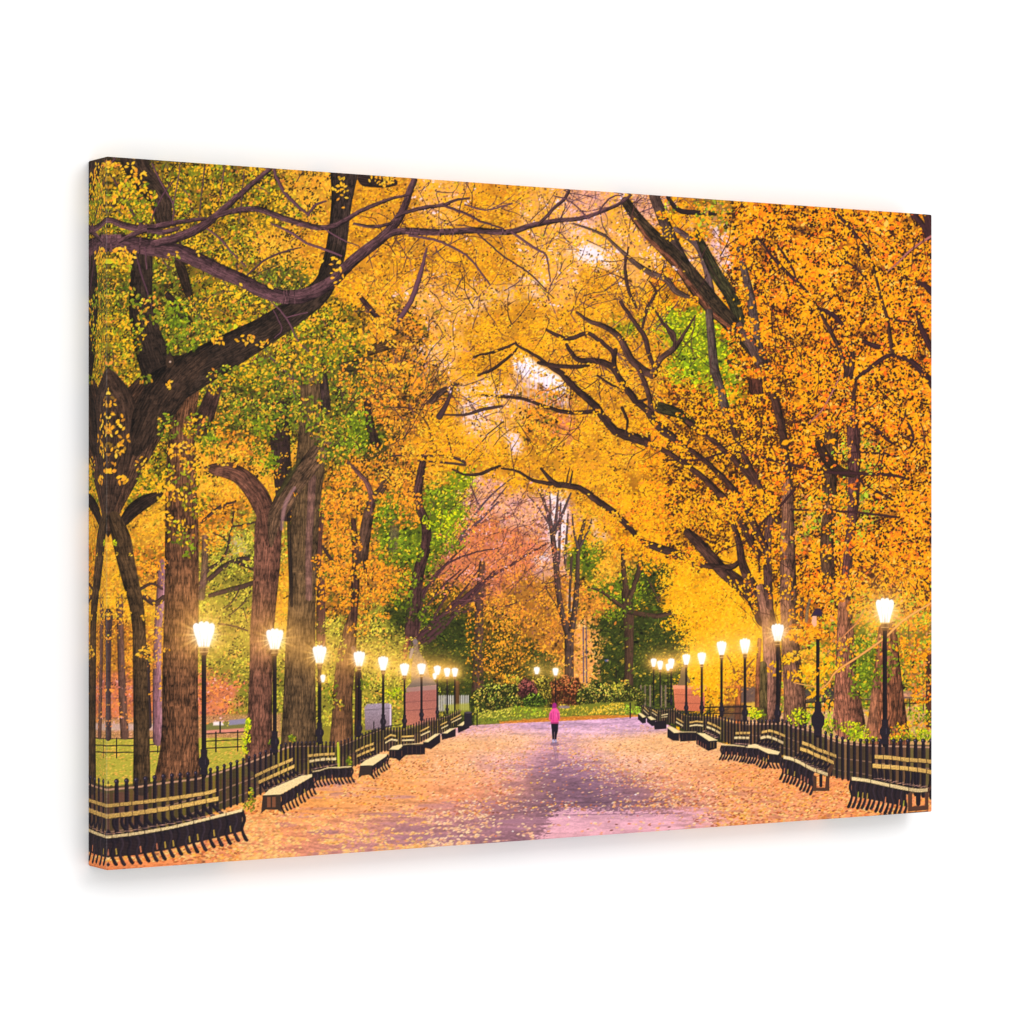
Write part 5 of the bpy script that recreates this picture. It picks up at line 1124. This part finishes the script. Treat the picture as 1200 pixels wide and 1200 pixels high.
for a in [('nearest and largest lit lamp of the left row', 239, 730, 758.5, 27, 908, 5.4), ('second lit lamp of the left row', 322, 738, 761, 21, 882, 4.6), ('third lit lamp of the left row', 374.5, 757.5, 777.5, 17, 870, 4.2), ('fourth lit lamp of the left row', 421, 764, 781, 14, 862, 3.2),
          ('fifth lit lamp of the left row', 449, 770, 785.5, 12.4, 854, 3.0), ('sixth lit lamp of the left row', 474, 778, 791.5, 11.4, 852, 2.6), ('seventh lit lamp of the left row', 494, 778, 790, 10.4, 844, 2.4), ('eighth lit lamp of the left row', 512.5, 780.5, 791, 8.6, 840, 2.0), ('ninth lit lamp of the left row', 524, 783, 793, 8, 836, 1.7), ('farthest lit lamp of the left row', 533, 783, 793, 7.8, 832, 1.6),
          ('small lit lamp above the shrubs left of the walker', 629, 782, 790, 7, 0, 1), ('small lit lamp right behind the walker', 651, 783, 791.5, 7.2, 828, 1.3), ('small distant lit lamp beside the third left lamp', 378.4, 791, 799.5, 6, 0, 1), ('small distant lit lamp touching the eighth left lamp', 509.4, 789, 796, 5, 0, 1),
          ('nearest and largest lit lamp of the right row', 1037, 702.5, 730, 22.5, 872, 5.2), ('second lit lamp of the right row', 911.3, 732, 751.5, 15.4, 846, 3.6), ('third lit lamp of the right row', 873, 749, 766, 13, 844, 3.2), ('fourth lit lamp of the right row', 845.6, 752, 767.5, 12, 839, 2.8), ('fifth lit lamp of the right row', 822.4, 765, 778.5, 10.4, 836, 2.5),
          ('sixth lit lamp of the right row', 804.2, 767, 779, 9.6, 836, 2.4), ('seventh lit lamp of the right row', 786.6, 772, 783.5, 7.8, 826, 1.8), ('eighth lit lamp of the right row', 773.6, 774.5, 784.5, 7.2, 826, 1.6), ('farthest lit lamp of the right row', 766, 772, 781.5, 7, 826, 1.6), ('small lit lamp tucked against the seventh right lamp', 782.8, 778, 786, 5.6, 824, 1.1)]:
    lamp(*a)
i = new_id('printed_street_lamp', 'unlit lamp with a dark hood half hidden by leaves on the right')
stroke([(958.4, 748, 4), (958.4, 800, 4), (958.4, 835, 4.6), (958.4, 862, 5)], C(42, 30, 36), i, light=.25)
poly([(955, 822), (962, 822), (962.5, 834), (966.5, 840), (966, 848), (963, 854), (963, 862), (954, 862), (954, 854), (951, 848), (950.5, 840), (954.5, 834)], C(48, 36, 48), i)
poly([(950, 723), (953, 717), (956, 713), (961, 713), (964, 718), (963, 723), (957, 721)], C(62, 42, 72), i)
poly([(952, 722), (957, 722), (957, 733), (954, 735), (951, 730)], C(226, 160, 130), i)
stroke([(949, 703, 3), (946, 715, 4), (945, 728, 4)], C(120, 104, 90), None, alpha=.8)
clump(958, 742, 14, 6, 'O', 50, 3.2); clump(944, 750, 10, 6, 'O', 24, 3.2); clump(951, 786, 12, 6, 'YB', 24, 4.2)
clump(924, 775, 6, 5, 'YB', 7, 4)

# ---------------- the walker ----------------
i = new_id('printed_person', 'person in a pink jacket, purple hat and black leggings walking away down the middle')
poly([(645.6, 847), (654.4, 847), (654, 856), (652.4, 862), (652, 868), (649.8, 868), (649.8, 858), (649.4, 868), (647.2, 868), (646.6, 858)], C(38, 28, 44), i)
poly([(647, 866.5), (649.4, 866.5), (649.4, 871), (647.2, 871.5)], C(168, 156, 184), i); poly([(649.9, 866.5), (652.4, 866.5), (652.6, 870.5), (650.2, 871)], C(150, 138, 170), i)
poly([(646.4, 831.5), (648, 829.8), (652, 829.8), (654.2, 831.5), (656, 836), (656.2, 843), (654.6, 844), (654.8, 848), (645.4, 848), (645.2, 844), (643.2, 843), (643.8, 836)], C(234, 84, 152), i, grad=C(222, 70, 136))
stroke([(646, 836, .7), (645.6, 843, .7)], C(196, 54, 116), i); stroke([(654, 836, .7), (654.4, 843, .7)], C(196, 54, 116), i)
poly([(647.2, 829.8), (647.2, 826), (648.6, 823.8), (651, 823.8), (652.4, 826), (652.2, 829.8)], C(170, 40, 128), i); ellipse(645.6, 827, 1.3, 2.4, C(70, 34, 40), i)
stroke([(647, 872, 4), (653, 872, 4)], C(120, 88, 116), None, alpha=.55); stroke([(650, 874, 4), (653, 892, 3)], C(150, 112, 138), None, alpha=.45)
stroke([(648.4, 834, .8), (648, 846, .8)], C(200, 58, 122), i, alpha=.6); stroke([(651.5, 833, 1.2), (652, 840, 1.0)], C(246, 120, 176), i, alpha=.7); stroke([(645.8, 847, .9), (654.4, 847, .9)], C(176, 48, 108), i, alpha=.8)

# ---------------- lamp glow ----------------
for x, y, w in GLOW:
    R = w * 3.6
    x0, x1, y0, y1 = window(rx(x - R), rx(x + R), ry(y - R), ry(y + R))
    gy, gx = np.mgrid[y0:y1, x0:x1].astype(np.float32)
    dx = gx / S + X0 - x; dy = gy / S + Y0 - y
    r = np.hypot(dx, dy) / w; th = np.arctan2(dy, dx)
    ray = .5 + .5 * np.cos(th * 14 + x); ray = ray ** 3
    ray2 = (.5 + .5 * np.cos(th * 26 + 2 * x)) ** 2
    g = .30 * np.exp(-(r / .55) ** 2) + .50 * np.exp(-(r / 1.0) ** 2) * (.40 + .75 * ray + .35 * ray2) + .32 * np.exp(-(r / 2.1) ** 2)
    up = np.clip(1 - np.clip(dy / w - .5, 0, 2) * .45, .2, 1)
    g = np.clip(g * up, 0, 1) * .8
    c = C(255, 172, 74)
    k = np.clip(np.exp(-(r / .5) ** 2), 0, 1)[..., None]
    c = c * (1 - k) + C(255, 250, 230) * k
    v = img[y0:y1, x0:x1]
    ga = np.clip(g * .9, 0, .85)[..., None]
    v[:] = v * (1 - ga) + (np.maximum(c, v)) * ga
    v[:] = 1 - (1 - v) * (1 - g[..., None] * c * .62)

np.clip(img, 0, 1, out=img)
# print finish: fine grain, tiny optical softness, slight contrast
lum = img @ np.array([.3, .59, .11], np.float32)
gain = np.clip(1 + .85 * (lum - blur(lum, 1.1)) / (lum + .08), .55, 1.5) * (1 + .20 * np.clip(lum - .42, -.4, .15))
img = img * gain[..., None]
lum = (img @ np.array([.3, .59, .11], np.float32))[..., None]
curve = np.clip(lum, 0, 1) ** 1.12 * (1 + .16 * np.clip(lum, 0, 1))
img = img * (curve / np.maximum(lum, 1e-3))
lum = (img @ np.array([.3, .59, .11], np.float32))[..., None]
img = np.maximum(lum + (img - lum) * 1.06, 0)
mxi = img.max(-1, keepdims=True)
img = np.where(mxi > 1, img / mxi * .75 + np.minimum(img, 1) * .25, img).astype(np.float32)
img *= (1 + .02 * rng.standard_normal(img.shape[:2]).astype(np.float32))[..., None]
np.clip(img, 0, 1, out=img)

# ---------------------------------------------------------------------
#  BUILD
# ---------------------------------------------------------------------
sc = bpy.context.scene
col = bpy.context.collection
cy_, sy_ = math.cos(YAW), math.sin(YAW)


def to_photo(x, y, z):
    """where a world point falls in the 1200 px photograph (used once to unwarp the painting onto the cloth)"""
    dx, dy, dz = x - CAM[0], y - CAM[1], z - CAM[2]
    dep = dx * sy_ + dy * cy_
    lat = dx * cy_ - dy * sy_
    return 600 + FPX * lat / dep, 600 - FPX * dz / dep


def sample(u, v):
    """print colour and motif at canvas coordinates u,v in metres (u from left, v from bottom)"""
    u = np.clip(u, 0.0006, CW - 0.0004); v = np.clip(v, 0.0006, CH - 0.0006)
    px, py = to_photo(u, np.full_like(u, -CD), v - CH / 2)
    fx = np.clip((px - X0) * S - .5, 0, RW - 1.01); fy = np.clip((py - Y0) * S - .5, 0, RH - 1.01)
    ix = fx.astype(int); iy = fy.astype(int); ax = (fx - ix)[..., None]; ay = (fy - iy)[..., None]
    c = (img[iy, ix] * (1 - ax) + img[iy, ix + 1] * ax) * (1 - ay) + (img[iy + 1, ix] * (1 - ax) + img[iy + 1, ix + 1] * ax) * ay
    return c, ids[np.rint(fy).astype(int), np.rint(fx).astype(int)]


def lin(c):
    return np.where(c <= .04045, c / 12.92, ((c + .055) / 1.055) ** 2.4)


def make_mesh(name, co, faces, rgb, mat, parent, smooth=True):
    me = bpy.data.meshes.new(name)
    n, m = len(co), len(faces)
    me.vertices.add(n); me.vertices.foreach_set('co', co.astype(np.float32).ravel())
    me.loops.add(m * 4); me.loops.foreach_set('vertex_index', faces.astype(np.int32).ravel())
    me.polygons.add(m); me.polygons.foreach_set('loop_start', np.arange(0, m * 4, 4, dtype=np.int32))
    me.polygons.foreach_set('use_smooth', np.full(m, smooth))
    at = me.attributes.new('print', 'FLOAT_COLOR', 'POINT')
    rgba = np.ones((n, 4), np.float32); rgba[:, :3] = lin(rgb)
    at.data.foreach_set('color', rgba.ravel())
    me.update(); me.validate()
    me.materials.append(mat)
    o = bpy.data.objects.new(name, me); col.objects.link(o); o.parent = parent
    return o


def grid_faces(nv, nu):
    a = (np.arange(nv - 1)[:, None] * nu + np.arange(nu - 1)[None, :])
    return np.stack([a, a + 1, a + nu + 1, a + nu], -1)


# ---- materials ----
def nd(nt, t, **kw):
    n = nt.nodes.new(t)
    for k, v in kw.items(): setattr(n, k, v)
    return n


def canvas_material():
    m = bpy.data.materials.new('printed_cotton_canvas'); m.use_nodes = True
    nt = m.node_tree; nt.nodes.clear(); L = nt.links.new
    out = nd(nt, 'ShaderNodeOutputMaterial'); b = nd(nt, 'ShaderNodeBsdfPrincipled')
    L(b.outputs[0], out.inputs[0])
    b.inputs['Roughness'].default_value = .85; b.inputs['Specular IOR Level'].default_value = .12
    at = nd(nt, 'ShaderNodeAttribute', attribute_name='print')
    tc = nd(nt, 'ShaderNodeTexCoord'); sep = nd(nt, 'ShaderNodeSeparateXYZ'); L(tc.outputs['Object'], sep.inputs[0])

    def thread(a, b_, k=2 * math.pi / .00105):
        add = nd(nt, 'ShaderNodeMath', operation='ADD'); L(sep.outputs[a], add.inputs[0])
        if b_ is None: add.inputs[1].default_value = 0
        else: L(sep.outputs[b_], add.inputs[1])
        mul = nd(nt, 'ShaderNodeMath', operation='MULTIPLY'); L(add.outputs[0], mul.inputs[0]); mul.inputs[1].default_value = k
        s = nd(nt, 'ShaderNodeMath', operation='SINE'); L(mul.outputs[0], s.inputs[0]); return s
    s1 = thread(0, 1); s2 = thread(2, None)
    pr = nd(nt, 'ShaderNodeMath', operation='ADD'); L(s1.outputs[0], pr.inputs[0]); L(s2.outputs[0], pr.inputs[1])
    nz = nd(nt, 'ShaderNodeTexNoise'); nz.inputs['Scale'].default_value = 700; L(tc.outputs['Object'], nz.inputs['Vector'])
    sm = nd(nt, 'ShaderNodeMath', operation='MULTIPLY_ADD'); L(pr.outputs[0], sm.inputs[0]); sm.inputs[1].default_value = .075
    n2 = nd(nt, 'ShaderNodeMath', operation='MULTIPLY_ADD'); L(nz.outputs[0], n2.inputs[0]); n2.inputs[1].default_value = .10; n2.inputs[2].default_value = .95
    L(n2.outputs[0], sm.inputs[2])
    mx = nd(nt, 'ShaderNodeVectorMath', operation='SCALE'); L(at.outputs['Color'], mx.inputs[0]); L(sm.outputs[0], mx.inputs['Scale'])
    g = nd(nt, 'ShaderNodeVectorMath', operation='SCALE'); L(mx.outputs[0], g.inputs[0]); g.inputs['Scale'].default_value = PRINT_GAIN
    th = nd(nt, 'ShaderNodeMath', operation='MULTIPLY_ADD'); L(pr.outputs[0], th.inputs[0]); th.inputs[1].default_value = .0025; th.inputs[2].default_value = .001
    ad = nd(nt, 'ShaderNodeVectorMath', operation='ADD'); L(g.outputs[0], ad.inputs[0]); L(th.outputs[0], ad.inputs[1])
    L(ad.outputs[0], b.inputs['Base Color'])
    bp = nd(nt, 'ShaderNodeBump'); bp.inputs['Strength'].default_value = .25; bp.inputs['Distance'].default_value = .0002
    L(pr.outputs[0], bp.inputs['Height']); L(bp.outputs[0], b.inputs['Normal'])
    return m


def plain(name, rgb, rough, spec=.2, noise=0.0, scale=20, stretch=(1, 1, 1)):
    m = bpy.data.materials.new(name); m.use_nodes = True
    nt = m.node_tree; nt.nodes.clear(); L = nt.links.new
    out = nd(nt, 'ShaderNodeOutputMaterial'); b = nd(nt, 'ShaderNodeBsdfPrincipled'); L(b.outputs[0], out.inputs[0])
    b.inputs['Roughness'].default_value = rough; b.inputs['Specular IOR Level'].default_value = spec
    tc = nd(nt, 'ShaderNodeTexCoord'); mp = nd(nt, 'ShaderNodeMapping'); mp.inputs['Scale'].default_value = stretch
    nz = nd(nt, 'ShaderNodeTexNoise'); nz.inputs['Scale'].default_value = scale; nz.inputs['Detail'].default_value = 5
    L(tc.outputs['Object'], mp.inputs[0]); L(mp.outputs[0], nz.inputs['Vector'])
    rp = nd(nt, 'ShaderNodeMix', data_type='RGBA')
    rp.inputs[6].default_value = (*[c * (1 - noise) for c in rgb], 1); rp.inputs[7].default_value = (*[min(1, c * (1 + noise)) for c in rgb], 1)
    L(nz.outputs[0], rp.inputs[0]); L(rp.outputs[2], b.inputs['Base Color'])
    return m


PRINT_GAIN = 0.87
M_CAN = canvas_material()
M_WALL = plain('white_wall_paint', (.90, .90, .90), .9, .05, .004, 60)
M_WOOD = plain('pine_stretcher_wood', (.62, .46, .28), .6, .2, .18, 30, (1, 1, 12))

# ---- the canvas print ----
root = bpy.data.objects.new('canvas_print', None); col.objects.link(root)
root.location = (0, 0, -CH / 2)
root['label'] = 'gallery-wrapped canvas print of a golden autumn park avenue with glowing lamps on white wall'
root['category'] = 'canvas print'

NU, NV = 1351, 901
u = np.linspace(BR, CW - BR, NU); v = np.linspace(BR, CH - BR, NV)
UU, VV = np.meshgrid(u, v)
rgb, mid = sample(UU, VV)
co = np.stack([UU, np.full_like(UU, -CD), VV], -1).reshape(-1, 3)
rgb = rgb.reshape(-1, 3)
F = grid_faces(NV, NU); fid = mid[:-1, :-1]
front = None
used = [k for k in np.unique(fid)]
cnt = {}
for k in used:
    f = F[fid == k]
    if k and len(f) < 12: fid[fid == k] = 0
for k in [0] + [q for q in np.unique(fid) if q]:
    f = F[fid == k].reshape(-1, 4)
    vs, inv = np.unique(f, return_inverse=True)
    name = 'printed_face' if k == 0 else NAMES[k]
    o = make_mesh(name, co[vs], inv.reshape(-1, 4), rgb[vs], M_CAN, root if k == 0 else front, smooth=False)
    if k == 0:
        front = o; o['label'] = 'printed front of the canvas with the golden foliage of the avenue'
    elif LABELS[k]: o['label'] = LABELS[k]
del co, rgb, UU, VV


def wrap(name, side, na, nl):
    """a folded edge: rounds over the front arris, then runs back to the wall; the print is mirrored on it"""
    arc = np.linspace(0, math.pi / 2, 6)
    off = [(BR - BR * math.sin(t), -CD + BR - BR * math.cos(t), BR * t) for t in arc]      # (in-plane offset from the edge, y, distance)
    run = np.linspace(0, CD - BR - .0006, na)[1:]
    off += [(0.0, -CD + BR + s, BR * math.pi / 2 + s) for s in run]
    off = np.array(off)
    L_ = CH if side in 'LR' else CW
    t = np.concatenate([[0.0] if False else [], np.linspace(BR, L_ - BR, nl)])
    A, T = np.meshgrid(np.arange(len(off)), t)
    d, yy, s = off[A, 0], off[A, 1], off[A, 2]
    inner = np.clip(BR + s, 0, .2)
    if side == 'L': X, Z, uu, vv = d, T, inner, T
    elif side == 'R': X, Z, uu, vv = CW - d, T, CW - inner, T
    elif side == 'T': X, Z, uu, vv = T, CH - d, T, CH - inner
    else: X, Z, uu, vv = T, d, T, inner
    c, _ = sample(uu, vv)
    if side == 'L':                                  # thin highlight painted into the colour along the fold, uneven in strength
        e = np.exp(-((s - BR * .9) / .0005) ** 2)[..., None] * (.16 + .14 * rng.random(s.shape[0]))[:, None, None]
        c = c * (1 - e) + e * .78
    f = grid_faces(len(t), len(off)).reshape(-1, 4)
    if side in 'LT': f = f[:, ::-1]
    if side == 'T': f = f[:, ::-1]
    if side == 'B': f = f[:, ::-1]
    return make_mesh(name, np.stack([X, yy, Z], -1).reshape(-1, 3), f, c.reshape(-1, 3), M_CAN, root)


wrap('wrapped_edge', 'L', 64, 901)['label'] = 'left wrapped edge with the print mirrored round the fold'
wrap('wrapped_edge', 'R', 30, 451)['label'] = 'right wrapped edge'
wrap('wrapped_edge', 'T', 30, 701)['label'] = 'top wrapped edge'
wrap('wrapped_edge', 'B', 30, 701)['label'] = 'bottom wrapped edge'


# rounded folded corners closing the four corners
def corner(cx, cz, a0):
    n = 6; vs = []; fs = []
    ys = [(BR * math.sin(t), -CD + BR - BR * math.cos(t)) for t in np.linspace(0, math.pi / 2, n)] + [(BR, -.0006)]
    m = 6
    for r, y in ys:
        for k in range(m):
            a = a0 + math.pi / 2 * k / (m - 1)
            vs.append((cx + max(r, 1e-5) * math.cos(a), y, cz + max(r, 1e-5) * math.sin(a)))
    for i in range(len(ys) - 1):
        for k in range(m - 1): fs.append((i * m + k, i * m + k + 1, (i + 1) * m + k + 1, (i + 1) * m + k))
    vs = np.array(vs); c, _ = sample(vs[:, 0].copy(), vs[:, 2].copy())
    return vs, np.array(fs), c


V_, F_, C_ = [], [], []; n0 = 0
for cx, cz, a0 in [(BR, BR, math.pi), (CW - BR, BR, 1.5 * math.pi), (CW - BR, CH - BR, 0), (BR, CH - BR, .5 * math.pi)]:
    vs, fs, c = corner(cx, cz, a0)
    o = make_mesh('folded_corner', vs, fs, c, M_CAN, root)


# stretcher bars behind the cloth
def bar(x0, x1, z0, z1):
    y0, y1 = -CD + .004, -.001
    me = bpy.data.meshes.new('stretcher_bar')
    vv = [(x, y, z) for x in (x0, x1) for y in (y0, y1) for z in (z0, z1)]
    me.from_pydata(vv, [], [(0, 1, 3, 2), (4, 6, 7, 5), (0, 4, 5, 1), (2, 3, 7, 6), (0, 2, 6, 4), (1, 5, 7, 3)])
    me.materials.append(M_WOOD); o = bpy.data.objects.new('stretcher_bar', me); col.objects.link(o); o.parent = root


e = .0022; w = .036
bar(e, e + w, e, CH - e); bar(CW - e - w, CW - e, e, CH - e)
bar(e + w + .0005, CW - e - w - .0005, e, e + w); bar(e + w + .0005, CW - e - w - .0005, CH - e - w, CH - e)

# ---- the wall ----
me = bpy.data.meshes.new('wall')
me.from_pydata([(-6, 0, -4), (8, 0, -4), (8, 0, 4), (-6, 0, 4)], [], [(0, 1, 2, 3)])
me.materials.append(M_WALL)
wall = bpy.data.objects.new('wall', me); col.objects.link(wall)
wall['kind'] = 'structure'; wall['label'] = 'plain bright white wall behind the canvas'

# ---- light: a white studio surround and one soft overhead lamp ----
wd = bpy.data.worlds.new('World'); sc.world = wd; wd.use_nodes = True
bg = wd.node_tree.nodes['Background']; bg.inputs[0].default_value = (1, 1, 1, 1); bg.inputs[1].default_value = 1.09
ld = bpy.data.lights.new('softbox', 'AREA'); ld.shape = 'RECTANGLE'; ld.size = 1.2; ld.size_y = 1.0; ld.energy = 20
lo = bpy.data.objects.new('softbox', ld); col.objects.link(lo)
from mathutils import Vector
lo.location = (0.62, -2.4, 1.15)
lo.rotation_euler = (Vector((CW / 2, 0, 0)) - lo.location).to_track_quat('-Z', 'Y').to_euler()

# ---- camera ----
cd = bpy.data.cameras.new('camera'); co_ = bpy.data.objects.new('camera', cd); col.objects.link(co_)
cd.sensor_width = 36; cd.lens = 36 * FPX / 1200; cd.clip_start = .05; cd.clip_end = 100
co_.location = CAM; co_.rotation_euler = (math.pi / 2, 0, -YAW)
sc.camera = co_

sc.view_settings.view_transform = 'Standard'; sc.view_settings.look = 'None'
sc.view_settings.exposure = 0; sc.view_settings.gamma = 1
